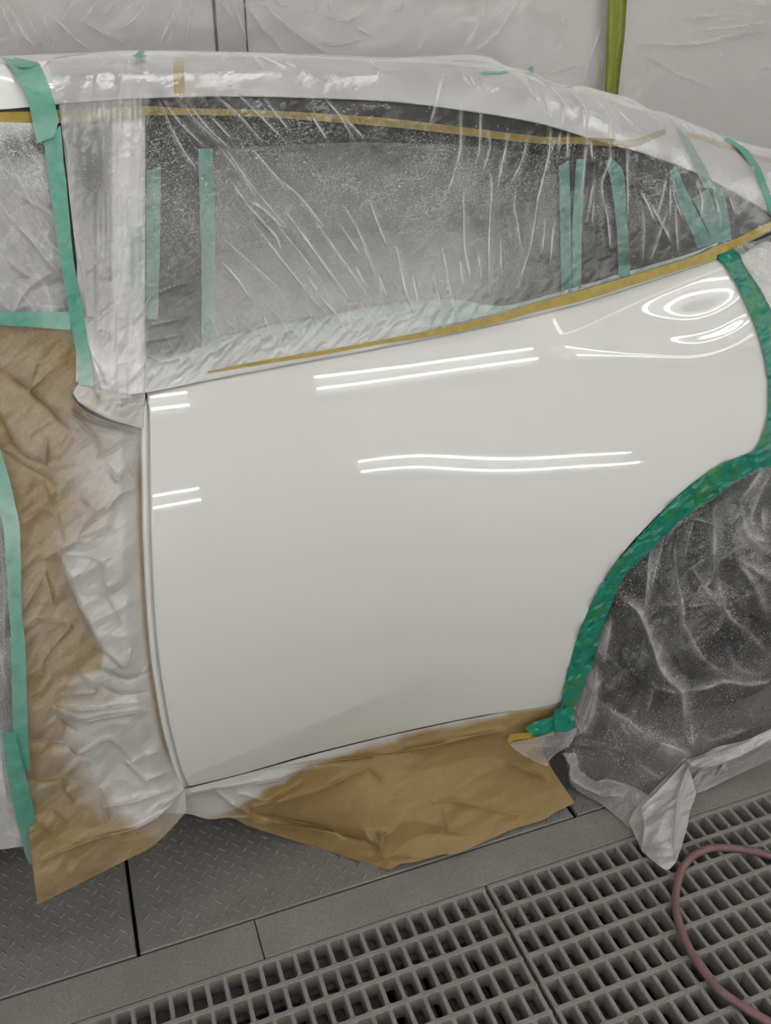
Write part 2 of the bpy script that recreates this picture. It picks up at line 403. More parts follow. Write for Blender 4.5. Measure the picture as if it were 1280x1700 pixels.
# ---------------------------------------------------------------- gratings
def grating(x0, x1, label):
    r = empty('floor_grating', ((x0+x1)/2, GY0, 0)); tag(r, label, 'grating', 'grey floor gratings over the exhaust pit')
    cx = (x0+x1)/2; w = (x1-x0)/2; t, d = .0046, .038
    ys = [yg-GY0-.006-.053*k for k in range(14)]; ys = [y for y in ys if y > .01]
    V, F = bevel_box(-w+.001, -t, -d, w-.001, t, 0, .0014); me = mesh('long_bar', V, F)
    for y in ys:
        o = link('long_bar', me, M['grate'], r); o.location = (0, y, 0)
    n = round((2*w-.012)/.0327); y1, y0 = ys[0], ys[-1]
    V, F = bevel_box(-t*.88, y0, -d, t*.88, y1, -.0012, .0014); me = mesh('cross_bar', V, F)
    for k in range(n+1):
        o = link('cross_bar', me, M['grate'], r); o.location = (-w+.006+(2*w-.012)*k/n, 0, 0)
    # rounded inner corners of the moulded cells, joined
    parts = []; rr = .0045
    for a in range(n):
        xl = -w+.006+(2*w-.012)*a/n+t*.88; xr = -w+.006+(2*w-.012)*(a+1)/n-t*.88
        for b in range(len(ys)-1):
            yt, yb = ys[b]-t, ys[b+1]+t
            for x, y, sx, sy in ((xl, yt, 1, -1), (xr, yt, -1, -1), (xl, yb, 1, 1), (xr, yb, -1, 1)):
                q = [(x, y), (x+sx*rr, y), (x+sx*rr*.3, y+sy*rr*.3), (x, y+sy*rr)]
                if sx*sy < 0: q = q[::-1]
                parts.append(([(u, v, -.0016) for u, v in q]+[(u, v, -d) for u, v in q], [(0, 1, 2, 3), (1, 5, 6, 2), (2, 6, 7, 3), (0, 4, 5, 1), (3, 7, 4, 0)]))
    V, F = join(parts); tag(link('corner_fillets', mesh('corner_fillets', V, F), M['grate'], r), kind='stuff')
    return r
grating(GX0, GXM-.002, 'grey moulded floor grating with square cells, bottom centre beside the plain curb')
grating(GXM+.002, GX1, 'grey floor grating under the loop of pink hose')
grating(GX1+.004, GX1+.97, 'grey floor grating far right behind the film tail')
# support ledge and filter boards seen through the cells
V, F = box_data(GX0, yg-.075, -.070, GX1+.97, yg, -.041); struct('pit_ledge', V, F, M['pit'], floor)
rng = random.Random(4); x = GX0
while x < GX1+.9:
    wd = rng.uniform(.045, .075); y0 = GY0; y1 = yg-.075
    z0, z1 = -.046+rng.uniform(-.006, .004), -.046+rng.uniform(-.018, .004)
    V = [(x, y0, z0), (x+wd, y0, z1), (x+wd, y1, z1), (x, y1, z0), (x, y0, z0-.012), (x+wd, y0, z1-.012), (x+wd, y1, z1-.012), (x, y1, z0-.012)]
    struct('pit_board', V, [(0, 1, 2, 3), (7, 6, 5, 4), (0, 4, 5, 1), (1, 5, 6, 2), (2, 6, 7, 3), (3, 7, 4, 0)], M['pit'], floor)
    x += wd+rng.uniform(.002, .018)

# ---------------------------------------------------------------- lamps of the booth
def twin_lamp(x0, x1, y, z, label, normal, gap=.07, group=None):   # normal: 'y' on the wall, 'z' under the ceiling
    r = empty('tube_lamp', ((x0+x1)/2, y, z)); tag(r, label, 'lamp', group); w = (x1-x0)/2
    if normal == 'y':
        V, F = bevel_box(-w-.04, -gap-.06, -.045, w+.04, gap+.06, -.018, .008); V = [(a, c-.14, b) for a, b, c in V]; dirv = (0, -.14+.03)
        V = [(a, b+.10, c) for a, b, c in V]
    else:
        V, F = bevel_box(-w-.04, -gap-.06, -.045, w+.04, gap+.06, -.018, .008); V = [(a, b, -c+.0) for a, b, c in V]; F = [g[::-1] for g in F]
    link('housing', mesh('housing', V, F), M['housing'], r)
    for s in (-1, 1):
        p0, p1 = ((-w, 0, s*gap), (w, 0, s*gap)) if normal == 'y' else ((-w, s*gap, 0), (w, s*gap, 0))
        V, F = tube([p0, p1], .016, 12); link('tube', mesh('tube', V, F, False), M['tube'], r)
        for e in (p0, p1):
            V, F = tube([(e[0]-.012, e[1], e[2]), (e[0]+.012, e[1], e[2])], .019, 10); link('end_cap', mesh('end_cap', V, F), M['housing'], r)
YL = -1.95
for z, spans, nm in ((2.4, ((-.7, .5), (1.32, 3.24), (3.42, 4.9), (-3.2, -1.2)), 'upper'), (1.3, ((-.9, .46), (1.64, 3.35), (5.0, 6.0), (-3.4, -1.6)), 'lower')):
    for k, (a, b) in enumerate(sorted(spans)):
        twin_lamp(a, b, YL, z, 'white twin tube lamp, %s row on the wall behind the viewer, %s from left' % (nm, ('first', 'second', 'third', 'fourth')[k]), 'y', group='%s wall lamps' % nm)
for y in (-.97, 1.0, 2.6):
    for x in (-2.6, -.2, 2.5, 4.6):
        twin_lamp(x, x+1.3, y, ZC-.06, 'white twin tube ceiling lamp, %s in the row %s' % ({-2.6: 'first', -.2: 'second', 2.5: 'third', 4.6: 'last'}[x], {-.97: 'over the gratings', 1.0: 'over the near side of the car', 2.6: 'over the far side of the car'}[y]), 'z', group='ceiling lamps')

# ================================================================ CAR BODY SHAPE
_tz = np.array([-.2, .15, .3, .5, .65, .85, 1.0, 1.15, 1.4]); _tt = np.array([-16, -14, -9, 1, 9, 18, 22.5, 26, 28.])
def tiltf(x, z):                              # lean of the body side in degrees, over length x and height z
    s = sum(np.interp(x+o, [-1, 0, .2, .44, .67, 1.0, 1.2, 1.6], [0, 0, -.008, -.018, .07, .132, .12, .08]) for o in np.linspace(-.09, .09, 13))/13
    zs = z+s*(1-sst(.80, .99, z))
    T = sum(np.interp(zs+o, _tz, _tt) for o in (-.04, -.02, 0, .02, .04))/5
    dm = sst(.82, 1.20, x)*(1-.35*sst(1.24, 1.34, x)); zc = .974-.12*(x-1.15)+1.7*np.maximum(0, x-1.12)**2
    T = T-4.5*dm*sst(.87, .94, z)+14*dm*np.exp(-((z-zc)/.032)**2)
    T = T+14*sst(.80, .92, x)*sst(-.006, .006, z-(1.021+.233*(x-.894)))           # shoulder crease
    return T-7*(1-sst(.35, .75, x))*(1-sst(-.004, .004, z-(.305+.2366*(x-.096))))  # lower crease
_gx = np.arange(-.9, 1.9, .005); _gz = np.arange(-.1, 1.4, .002)
_Y = np.cumsum(np.tan(np.radians(tiltf(_gx[:, None], _gz[None, :]))), 1)*.002
_i0 = int((.55+.1)/.002); _Y = _Y-_Y[:, _i0:_i0+1]+1.19
def surf(x, z):
    fx = np.clip((np.asarray(x)+.9)/.005, 0, len(_gx)-1.001); fz = np.clip((np.asarray(z)+.1)/.002, 0, len(_gz)-1.001)
    i = fx.astype(int); j = fz.astype(int); a = fx-i; b = fz-j
    return (_Y[i, j]*(1-a)+_Y[i+1, j]*a)*(1-b)+(_Y[i, j+1]*(1-a)+_Y[i+1, j+1]*a)*b
def Ys(px, py, n=40):                         # depth at which a sight line meets the body side
    Y = np.full(np.shape(px), 1.25)
    for _ in range(n):
        p = atY(px, py, Y); Y = surf(p[..., 0], p[..., 2])
    return Y
def L(*pts):
    p = curve(pts, 200); return lambda x: np.interp(x, p[:, 0], p[:, 1])
SEAM = [(-120, 722), (0, 700), (120, 678), (242, 654), (355, 631), (474, 608), (600, 585), (731, 559), (831, 538), (960, 506), (1080, 468), (1190, 431), (1300, 388), (1400, 350)]
seam = L(*SEAM)
WTOP = [(-120, 206), (0, 206), (105, 203), (175, 199), (240, 191), (320, 190), (440, 194), (640, 210), (800, 226), (900, 236), (960, 240), (1040, 246), (1100, 266), (1180, 300), (1280, 357), (1360, 405)]
wtop = L(*WTOP)
RBOT = [(-120, 184), (0, 182), (100, 173), (250, 163), (400, 160), (640, 168), (800, 188), (900, 206), (1000, 236), (1045, 247), (1105, 267), (1185, 301), (1285, 358), (1365, 406)]
rbot = L(*RBOT)
EDGE = [(-120, 114), (0, 107), (160, 96), (300, 92), (400, 93), (640, 101), (800, 113), (900, 137), (1000, 162), (1100, 197), (1200, 235), (1280, 262), (1380, 300)]
edge = L(*EDGE)
ROOF = [(-120, 97), (0, 93), (160, 86), (240, 83.5), (400, 86), (640, 95), (800, 107), (900, 131), (1000, 156), (1100, 191), (1200, 229), (1280, 256), (1380, 294)]
_cp = []
for x, y in SEAM:
    for dy in (0, 24): _cp.append((x, y+dy, float(Ys(x, y+dy))))
for x in (-120, 0, 120, 240, 380, 520, 640, 760, 900, 1040): _cp.append((x, wtop(x), 1.475))
_cp += [(1100, 266, 1.485), (1180, 300, 1.48), (1280, 357, 1.47), (1360, 405, 1.47)]
for x in (-120, 0, 240, 440, 640, 800, 900): _cp.append((x, rbot(x), 1.492))
for x in (-120, 0, 240, 440, 640, 800, 900): _cp.append((x, .45*rbot(x)+.55*edge(x), 1.53))
for x, Y in ((1000, 1.54), (1100, 1.56), (1200, 1.57), (1300, 1.57)): _cp.append((x, edge(x)+.4*(wtop(x)-edge(x)), Y))
for x in (-120, 0, 160, 300, 480, 640, 800, 900, 1000, 1100, 1200, 1300): _cp.append((x, edge(x), 1.60+.05*sst(800, 1200, x)))
for x in (-120, 0, 300, 640, 900, 1100, 1300): _cp.append((x, edge(x)-14, 1.68+.05*sst(800, 1200, x)))
Yg = tps(_cp, 1e-5)                           # depth field of the glass, frame and roof rail
_mx = np.linspace(-120, 1400, 60)
def Yb(px, py):                               # whole side of the car: body below the seam, upper structure above it
    w = sst(-6, 10, py-seam(px)); return Ys(px, py)*w+Yg(px, py)*(1-w)

def pts3(P2, Y): return atY(P2[..., 0], P2[..., 1], Y)
def centred(P): c = P.reshape(-1, 3).mean(0); return c
def sheet(name, P2, Y, mat, parent=None, attrs=None, skirt=None, keep=None, smooth=True):
    return link(name, grid_mesh(name, pts3(P2, Y), attrs, skirt, keep=keep, smooth=smooth), mat, parent)

car = empty('car'); tag(car, 'white car side masked for painting, bare quarter panel between film, paper and tape', 'car')
# ---- quarter panel
RIGHT = [(1190, 431), (1203, 438), (1222, 468), (1243, 510), (1262, 560), (1274, 610), (1278, 650), (1275, 700), (1263, 733), (1250, 752)]
ARCH = [(1250, 752), (1192, 773), (1130, 820), (1074, 876), (1017, 942), (985, 995), (962, 1050), (945, 1105), (932, 1165)]
LEFT = [(246, 657), (246, 672), (249, 690), (250, 800), (252, 900), (256, 1000), (265, 1100), (281, 1200), (299, 1270), (313, 1306)]
BOT = [(313, 1306), (420, 1280), (520, 1250), (640, 1222), (760, 1196), (880, 1174), (932, 1165)]
nu, nv = 360, 440
Tm = [(246, 655)]+[(x, seam(x)+1.5) for x in (330, 430, 530, 630, 730, 850, 900, 945, 995, 1040, 1085, 1125, 1160)]+[(1190, 431)]
Bm = [(313, 1306), (400, 1285), (500, 1256), (600, 1231), (700, 1208), (800, 1188), (932, 1165), (947, 1100), (976, 1015), (1024, 932), (1080, 868), (1136, 814), (1185, 778), (1218, 762), (1250, 752)]
P2 = coons(indexed(Tm, nu), indexed(Bm, nu), curve(LEFT, nv), curve(RIGHT, nv), 5)
sheet('quarter_panel', P2, Ys(P2[..., 0], P2[..., 1]), M['paint'], car, skirt=(.0, .016, 0))
# ---- front edge flange of the panel
FL_L = [(240, 668), (236, 690), (235, 740), (236, 800), (238, 900), (243, 1000), (252, 1100), (268, 1200), (287, 1270), (303, 1309)]
FL_R = [(246, 666), (248.5, 692), (249.5, 740), (250.2, 800), (252.2, 900), (256.2, 1000), (265.2, 1100), (281.2, 1200), (299.2, 1270), (313.5, 1307)]
nv = 120; A = curve(FL_L, nv); B = curve(FL_R, nv); t = np.linspace(0, 1, 8)[None, :, None]
P2 = A[:, None]*(1-t)+B[:, None]*t
sheet('edge_flange', P2, Ys(P2[..., 0], P2[..., 1])+.003+.007*sst(.45, 1, t[..., 0])-.0015*np.sin(np.pi*np.clip(t[..., 0]/.6, 0, 1)), M['paint'], car, skirt=(0, .014, 0))
P2 = np.stack([A-[3, 0], B+[8, 0]], 1)
sheet('door_gap', P2, Ys(P2[..., 0], P2[..., 1])+.016, M['groove'], car)
# ---- trim strip between glass and seam
TT = [(243, 630), (349, 612), (417, 599), (530, 580), (630, 563), (750, 540), (819, 523), (881, 506), (975, 480), (1080, 449), (1150, 425), (1190, 409)]
nu = 120; a = curve(TT, nu); b = np.stack([a[:, 0], seam(a[:, 0])-.8], 1); t = np.linspace(0, 1, 10)[:, None, None]
P2 = a[None]*(1-t)+b[None]*t
sheet('belt_trim', P2, Yg(P2[..., 0], P2[..., 1])+.003*(2*t[..., 0]-1)**2-.004, M['trimw'], car, skirt=(0, .02, 0))
# dark backing inside the seam
xs = np.linspace(236, 1290, 80); P2 = np.stack([np.stack([xs, seam(xs)-8], 1), np.stack([xs, seam(xs)+8], 1)])
sheet('seam_seal', P2, Yb(P2[..., 0], P2[..., 1])+.014, M['black'], car)
# ---- glass, pillar, frame, rail, roof
def band(top, bot, xs, n, off, mat, name, parent=car, skirt=None):
    t = np.linspace(0, 1, n)[:, None]
    y = top(xs)[None]*(1-t)+bot(xs)[None]*t; P2 = np.stack([np.broadcast_to(xs, y.shape), y], -1)
    return sheet(name, P2, Yg(P2[..., 0], P2[..., 1])+off, mat, parent, skirt=skirt)
tt = L(*([(-120, 690), (240, 630)]+TT[1:]+[(1300, 370)]))
band(wtop, lambda x: np.maximum(tt(x)-1, wtop(x)+1), np.linspace(236, 1290, 120), 50, .012, M['glass'], 'rear_window')
band(wtop, lambda x: 0*x+524., np.linspace(-120, 172, 30), 40, .014, M['glass'], 'front_window')
band(wtop, lambda x: 662-.0*x, np.linspace(186, 241, 16), 40, .002, M['rail'], 'door_pillar', skirt=(0, .02, 0))
band(wtop, lambda x: 690-.0*x, np.linspace(170, 187, 8), 40, .010, M['frame'], 'pillar_seal')
band(rbot, lambda x: np.maximum(wtop(x), rbot(x)+.5), np.linspace(-120, 1060, 120), 10, .004, M['frame'], 'door_frame')
band(edge, lambda x: np.minimum(rbot(x), wtop(x)), np.linspace(-120, 1380, 160), 24, .0, M['rail'], 'roof_rail', skirt=(0, .02, 0))
xs = np.linspace(-120, 1380, 100); rf = L(*ROOF)
R0 = atY(xs, edge(xs), Yg(xs, edge(xs))); R1 = atY(xs, rf(xs)+1.2, np.full(100, 1.95)); R2 = atY(xs, rf(xs), np.full(100, 2.35)); R3 = atY(xs, rf(xs)+3, np.full(100, 2.9))
P = np.concatenate([(R0[None]*(1-s)+R1[None]*s) for s in np.linspace(0, 1, 6)[:, None, None]]+[R2[None], R3[None]]) if False else np.stack([R0*(1-s)+R1*s for s in np.linspace(0, 1, 6)]+[R2, R3])
link('roof', grid_mesh('roof', P), M['rail'], car)
# ---- front door (dark, under paper and film)
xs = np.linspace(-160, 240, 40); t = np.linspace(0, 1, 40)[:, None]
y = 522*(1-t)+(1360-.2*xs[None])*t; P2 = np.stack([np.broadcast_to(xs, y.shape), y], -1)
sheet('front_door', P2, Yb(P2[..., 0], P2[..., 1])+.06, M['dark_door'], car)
# ---- rear body beyond the taped panel edge
rt = curve([(1192, 428), (1225, 420), (1262, 402), (1330, 372)], 20); rb = curve([(1252, 754), (1290, 742), (1330, 728), (1400, 700)], 20)
P2 = coons(rt, rb, curve([(1192, 428)]+[(x+3, y) for x, y in RIGHT[1:-1]]+[(1252, 754)], 60), poly([(1330, 372), (1400, 700)], 60), 4)
dx = np.clip(P2[..., 0]-1230, 0, None)/100
sheet('rear_corner', P2, Ys(P2[..., 0], P2[..., 1])+.006+.03*dx**2, M['rail'], car, skirt=(0, .02, 0))
# ---- wheel, tyre, wheel well
wc = (1.40, .3215); wheel = empty('wheel', (wc[0], 1.24, wc[1])); wheel.parent = car
prof = [(.21, .02), (.225, .004), (.25, -.004), (.285, -.002), (.305, .012), (.316, .04), (.318, .18), (.30, .205), (.25, .21)]
V, F = lathe(prof, 0, 0, 0, 72); link('tire', mesh('tire', V, F, True), M['tire'], wheel)
V, F = lathe([(.215, .008), (.205, .004), (.196, .02), (.19, .08), (.17, .10)], 0, 0, 0, 60); link('rim', mesh('rim', V, F, True), M['rim'], wheel)
parts = []
for k in range(10):
    a = 2*math.pi*k/10; c, s = math.cos(a), math.sin(a); v, f = bevel_box(.03, -.014, -.03, .20, .014, 0, .006)
    parts.append(([(x*c-y*s, .03-z, x*s+y*c) for x, y, z in v], f))
V, F = join(parts+[lathe([(.0, .02), (.03, .022), (.045, .04), (.05, .07)], 0, 0, 0, 24)]); link('spokes', mesh('spokes', V, F), M['rim'], wheel)
V, F = lathe([(.47, .0), (.47, .30), (.05, .32)], 1.40, .27, 1.24, 60, -.1, math.pi+.02); link('wheel_well', mesh('wheel_well', V, F, True), M['liner'], car)
V, F = box_data(-1.2, 1.36, .17, .93, 2.7, .24); link('underbody', mesh('underbody', V, F), M['liner'], car)
V, F = box_data(-1.2, 1.62, .24, .88, 2.7, .95); link('cabin_floor', mesh('cabin_floor', V, F), M['liner'], car)

# ================================================================ MASKING FILM OVER ROOF AND REAR WINDOW
def z2(o, s, *pts): return [(o[0]+x/s, o[1]+y/s) for x, y in pts]
ZA = lambda *p: z2((240, 80), 3.2, *p)
ZB = lambda *p: z2((230, 360), 3.2, *p)
ZC_ = lambda *p: z2((600, 330), 3.2, *p)
ZD = lambda *p: z2((600, 80), 3.2, *p)
ZE = lambda *p: z2((960, 80), 4, *p)
ZF = lambda *p: z2((960, 330), 4, *p)
ZG = lambda *p: z2((0, 360), 4, *p)
ZH = lambda *p: z2((0, 60), 4, *p)
F1 = []
for ln in (ZA((70, 260), (130, 390), (200, 530), (290, 660)), ZA((90, 265), (180, 390), (320, 530)), ZA((170, 265), (290, 400), (430, 530)), ZA((380, 250), (500, 350), (640, 510)),
           ZA((490, 240), (620, 370), (770, 520)), ZA((620, 250), (720, 380), (780, 450)), ZA((880, 350), (970, 490)), ZA((950, 260), (1050, 380), (1110, 490)), ZA((1060, 360), (1170, 480)),
           ZA((700, 680), (830, 790), (960, 955)), ZA((450, 700), (560, 850), (660, 950)), ZA((520, 800), (620, 850), (740, 960)), ZA((740, 860), (810, 950)), ZA((1060, 830), (1125, 950)), ZA((1200, 800), (1245, 950)),
           ZA((380, 500), (520, 680), (600, 800)), ZA((560, 520), (700, 680), (760, 760)), ZA((230, 290), (330, 420), (480, 560)), ZA((420, 520), (560, 720), (760, 960)), ZA((330, 340), (410, 430), (470, 490)),
           ZB((420, 90), (560, 210), (770, 400)), ZB((600, 20), (760, 230), (960, 480)), ZB((630, 0), (730, 110), (760, 200)), ZB((710, 10), (860, 190), (980, 350)), ZB((800, 0), (960, 220), (1110, 430)),
           ZB((930, 0), (1060, 190), (1190, 370), (1240, 450)), ZB((1060, 30), (1180, 210)), ZB((1130, 0), (1220, 200), (1260, 340)), ZB((430, 230), (530, 340), (600, 450)),
           ZB((890, 310), (950, 400)), ZB((960, 420), (1050, 520)), ZB((1150, 260), (1210, 380)),
           ZC_((40, 10), (100, 170), (140, 260)), ZC_((0, 220), (70, 400)), ZC_((545, 0), (545, 250), (580, 450)), ZC_((685, 0), (675, 250), (680, 520)), ZC_((940, 0), (900, 250), (850, 420), (845, 540)),
           ZC_((820, 60), (850, 260)), ZC_((430, 230), (470, 470), (500, 600)), ZC_((180, 230), (230, 480), (280, 600)), ZC_((270, 400), (300, 560)), ZC_((380, 380), (420, 560)), ZC_((610, 260), (640, 430)), ZC_((740, 180), (745, 420)),
           ZC_((980, 100), (960, 300)), ZC_((1020, 120), (1000, 360)), ZC_((90, 400), (140, 520)), ZC_((520, 330), (540, 460)),
           ZD((440, 110), (380, 340), (350, 430)), ZD((520, 330), (525, 520), (480, 700), (420, 830)), ZD((630, 330), (625, 520), (605, 620)), ZD((670, 420), (685, 530), (640, 680)), ZD((680, 630), (690, 760), (680, 950)),
           ZD((780, 450), (740, 640), (720, 740)), ZD((880, 480), (850, 600), (790, 720)), ZD((1000, 400), (995, 560), (940, 780), (910, 950)), ZD((1060, 440), (1050, 560)), ZD((1095, 440), (1090, 590)), ZD((1030, 480), (1010, 560)),
           ZD((820, 740), (815, 860), (840, 950)), ZD((540, 740), (545, 960)), ZD((1180, 320), (1200, 560)), ZD((1220, 480), (1230, 600)), ZD((1240, 700), (1190, 930)),
           ZE((60, 600), (40, 800), (20, 1000)), ZE((210, 600), (215, 740), (160, 900), (180, 1100)), ZE((100, 880), (60, 1100)), ZE((320, 640), (325, 900), (330, 1150)), ZE((410, 950), (470, 1060), (500, 1150)), ZE((590, 850), (560, 1000), (520, 1150)), ZE((620, 860), (640, 1000), (700, 1150)), ZE((610, 870), (610, 1150)),
           ZE((780, 900), (820, 1000), (810, 1150)), ZE((900, 960), (940, 1080), (950, 1180)), ZE((1000, 980), (1040, 1100)),
           ZF((430, 50), (440, 200), (430, 440)), ZF((480, 40), (560, 180), (620, 300)), ZF((640, 30), (650, 200), (660, 380)), ZF((600, 60), (540, 250), (480, 420)), ZF((180, 20), (200, 200), (210, 330)), ZF((100, 20), (90, 180))):
    F1.append((ln, .0050, 2.6, .85, 1.5))
for ln in (ZD((520, 120), (590, 210)), ZD((570, 130), (615, 215)), ZD((620, 140), (665, 220)), ZD((760, 130), (870, 190), (905, 270)), ZD((860, 130), (935, 280)), ZD((940, 200), (1000, 330), (995, 400)), ZD((1010, 200), (1080, 300), (1060, 440)), ZD((1090, 220), (1190, 320), (1180, 460)),
           ZD((820, 120), (960, 180), (1020, 280)), ZD((900, 140), (980, 200)), ZE((0, 340), (40, 440)), ZE((110, 340), (200, 440), (215, 600)), ZE((200, 350), (300, 440), (410, 540)), ZE((320, 330), (460, 430), (560, 550)), ZE((470, 420), (560, 500), (580, 560)), ZE((560, 440), (640, 520)), ZE((700, 490), (760, 590)), ZE((780, 530), (870, 600)), ZE((870, 570), (960, 660)), ZE((960, 590), (1080, 660)), ZE((1060, 620), (1180, 700)),
           ZA((400, 10), (440, 110)), ZA((520, 35), (540, 55)), ZA((580, 40), (640, 110)), ZA((1200, 55), (1245, 125)), ZA((700, 50), (830, 110)), ZA((620, 40), (760, 100)), ZH((900, 140), (980, 240)), ZH((850, 150), (860, 250)), ZH((820, 140), (800, 420), (800, 700)), ZH((660, 120), (690, 260)), ZH((680, 430), (690, 560))):
    F1.append((ln, .0060, 3.0, .40, 1.8))
for ln in (ZB((40, 480), (70, 410), (200, 360), (280, 345)), ZG((960, 690), (970, 580), (1010, 520), (1240, 430)), ZG((880, 700), (940, 620), (990, 540)), ZG((780, 760), (770, 1020)), ZG((870, 1080), (950, 980)), ZG((640, 900), (700, 1080), (760, 1130)), ZG((600, 900), (650, 1060), (670, 1140)), ZG((830, 760), (780, 860)), ZG((560, 690), (600, 880), (700, 1050)),
           ZG((900, 1000), (860, 1100)), ZG((520, 150), (560, 420), (580, 650)), ZG((480, 20), (510, 200), (530, 300)), ZH((470, 700), (460, 950), (470, 1190)), ZH((410, 640), (450, 760), (450, 1000)), ZH((430, 440), (410, 560)), ZH((500, 520), (480, 700)), ZB((420, 660), (700, 560)), ZB((400, 720), (600, 590)), ZB((50, 580), (200, 545)), ZB((40, 660), (250, 620)), ZB((60, 740), (130, 770), (260, 740)), ZB((40, 860), (30, 700), (30, 560))):
    F1.append((ln, .0050, 3.4, .25, 2.6))
nu, nv = 880, 380
r_top = [(70, 112), (86, 99), (130, 92), (170, 86), (230, 84), (330, 85), (420, 87), (500, 91), (600, 96), (640, 97), (700, 94), (780, 91), (815, 96), (840, 109), (865, 115), (890, 121), (908, 134), (930, 146), (965, 142), (1000, 151), (1025, 158), (1045, 162), (1080, 182), (1100, 185), (1130, 197), (1170, 213), (1215, 231), (1300, 253)]
def hl(f, x0, x1, n=60, d=0):
    xs = np.linspace(x0, x1, n); return [(x, float(f(x))+d) for x in xs]
r_edge = hl(edge, 78, 1300); r_rail = hl(lambda x: np.minimum(rbot(x), wtop(x)), 98, 1300); r_win = hl(lambda x: .5*wtop(x)+.5*seam(x), 128, 1300)
r_bot = [(126, 640), (150, 655), (190, 657), (238, 652), (243, 651), (300, 640), (335, 630), (347, 618), (420, 604), (530, 584), (630, 567), (750, 545), (819, 529), (881, 510), (975, 484), (1080, 453), (1150, 428), (1190, 412), (1215, 408), (1300, 376)]
P2 = rows_patch([r_top, r_edge, r_rail, r_win, r_bot], nu, nv)
px, py = P2[..., 0], P2[..., 1]
h, hz = folds(px, py, F1)
eb = sst(4, 60, seam(px)-py); et = sst(0, 30, py-edge(px))            # held down at the lower edge
dab = seam(px)-py
left = 1-sst(226, 250, px)
crk = facet(px/9, py/9, 3)*.0011+facet(px/4.2, py/5, 8)*.0004
low = np.exp(-((dab-40)/34)**2)                                      # tight crinkles along the belt
diag = np.abs(vnoise((px*.85-py*.52)/7., (px*.52+py*.85)/70., 11)); vert = np.abs(vnoise(px/6., py/75., 17))
wr = (1-sst(640, 780, px))*diag+sst(640, 780, px)*vert
wr = np.exp(-wr/.07)*(1-.85*left)
rough = vnoise(px/26, py/26, 2)*.003+vnoise(px/60, py/90, 4)*.005
zig = facet((px+.35*py)/9., py/24., 23)
off = .006+.008*eb*et+rough*eb*(.25+.75*et)+h*(.25+.75*eb)+crk*(.7+.5*low)+wr*.0011*eb*et-low*(.5+.5*zig)*.0042*(1-left)
uu = np.linspace(0, 1, nu)[None]
top_ = np.exp(-((py-edge(px)-4)/13)**2)*sst(820, 900, px)
off = off+top_*(facet(px/11, py/8, 35)*.0035+facet(px/5, py/5, 36)*.0012)
off = off+left*et*sst(.0, .05, uu)*(.006+.004*vnoise(px/9, py/90, 31)+.003*facet(px/14, py/20, 32)*sst(520, 600, py))
haze = .035+.11*sst(225, 340, py)+.12*sst(170, 60, dab)+.44*(1-sst(25, 80, dab))*(1-sst(620, 800, px))
haze = haze*(1-.65*sst(700, 860, px))+left*(.36+.18*sst(480, 590, py)-.26*np.exp(-(((px-152)/26)**2+((py-300)/62)**2)))
haze = np.where(py < rbot(px), .22, haze)+.75*hz+.10*wr*sst(0, 30, py-wtop(px))*eb
haze = haze+.10*np.exp(-((py-edge(px)+2)/7)**2)
sp = sst(0, 14, py-wtop(px)+20)*(1-sst(330, 420, py))*(.55+.45*sst(-.2, .5, vnoise(px/70, py/50, 41)))+.25*sst(330, 420, py)*(1-sst(430, 520, py))
sp = sp*(1-.7*left)
Yf = Yg(px, py)-off
o = sheet('roof_film', P2, Yf, M['film'], None, dict(haze=haze, speck=sp)); tag(o, 'large clear plastic film draped over the roof and rear window, wrinkled above the belt', 'masking film')
# film sheet beyond the roof edge, lying on the roof: second part of the same sheet
T2 = curve(r_top, 200); Pa = atY(T2[:, 0], T2[:, 1], Yg(T2[:, 0], T2[:, 1])-.012); Pr = atY(T2[:, 0], T2[:, 1]+2, np.full(200, 2.1))
Pq = np.stack([Pa*(1-s)+Pr*s+np.array([0, 0, .004*math.sin(math.pi*s)]) for s in np.linspace(0, 1, 12)])
zz = vnoise(np.linspace(0, 60, 200)[None]+np.linspace(0, 6, 12)[:, None], np.linspace(0, 3, 12)[:, None]+0*T2[None, :, 0], 7)*.006*np.linspace(0, 1, 12)[:, None]
Pq[..., 2] += zz-.006*np.linspace(0, 1, 12)[:, None]
link('roof_overhang', grid_mesh('roof_overhang', Pq, dict(haze=np.full(Pq.shape[:2], .3), speck=np.zeros(Pq.shape[:2]))), M['film'], o)

# ---------------------------------------------------------------- film inside the taped window frame
t = np.linspace(0, 1, 90)[:, None]; xs = np.linspace(352, 935, 160)
top = np.interp(xs, [352, 480, 600, 760, 935], [248, 240, 236, 240, 262]); bot = tt(xs)-4
y = top*(1-t)+bot*t; P2 = np.stack([np.broadcast_to(xs, y.shape), y], -1); px, py = P2[..., 0], P2[..., 1]
hz = .14+.10*sst(0, 40, py-top)-.12*sst(720, 900, px)+.26*sst(370, 465, py+.12*(px-600))*(1-sst(740, 880, px))  # last term: bright reflection low on the window, put into the film's haze
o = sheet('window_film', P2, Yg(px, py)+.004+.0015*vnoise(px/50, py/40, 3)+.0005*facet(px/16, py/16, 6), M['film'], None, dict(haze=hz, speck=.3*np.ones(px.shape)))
tag(o, 'flat grey film taped over the rear window glass, under the larger wrinkled film', 'masking film')

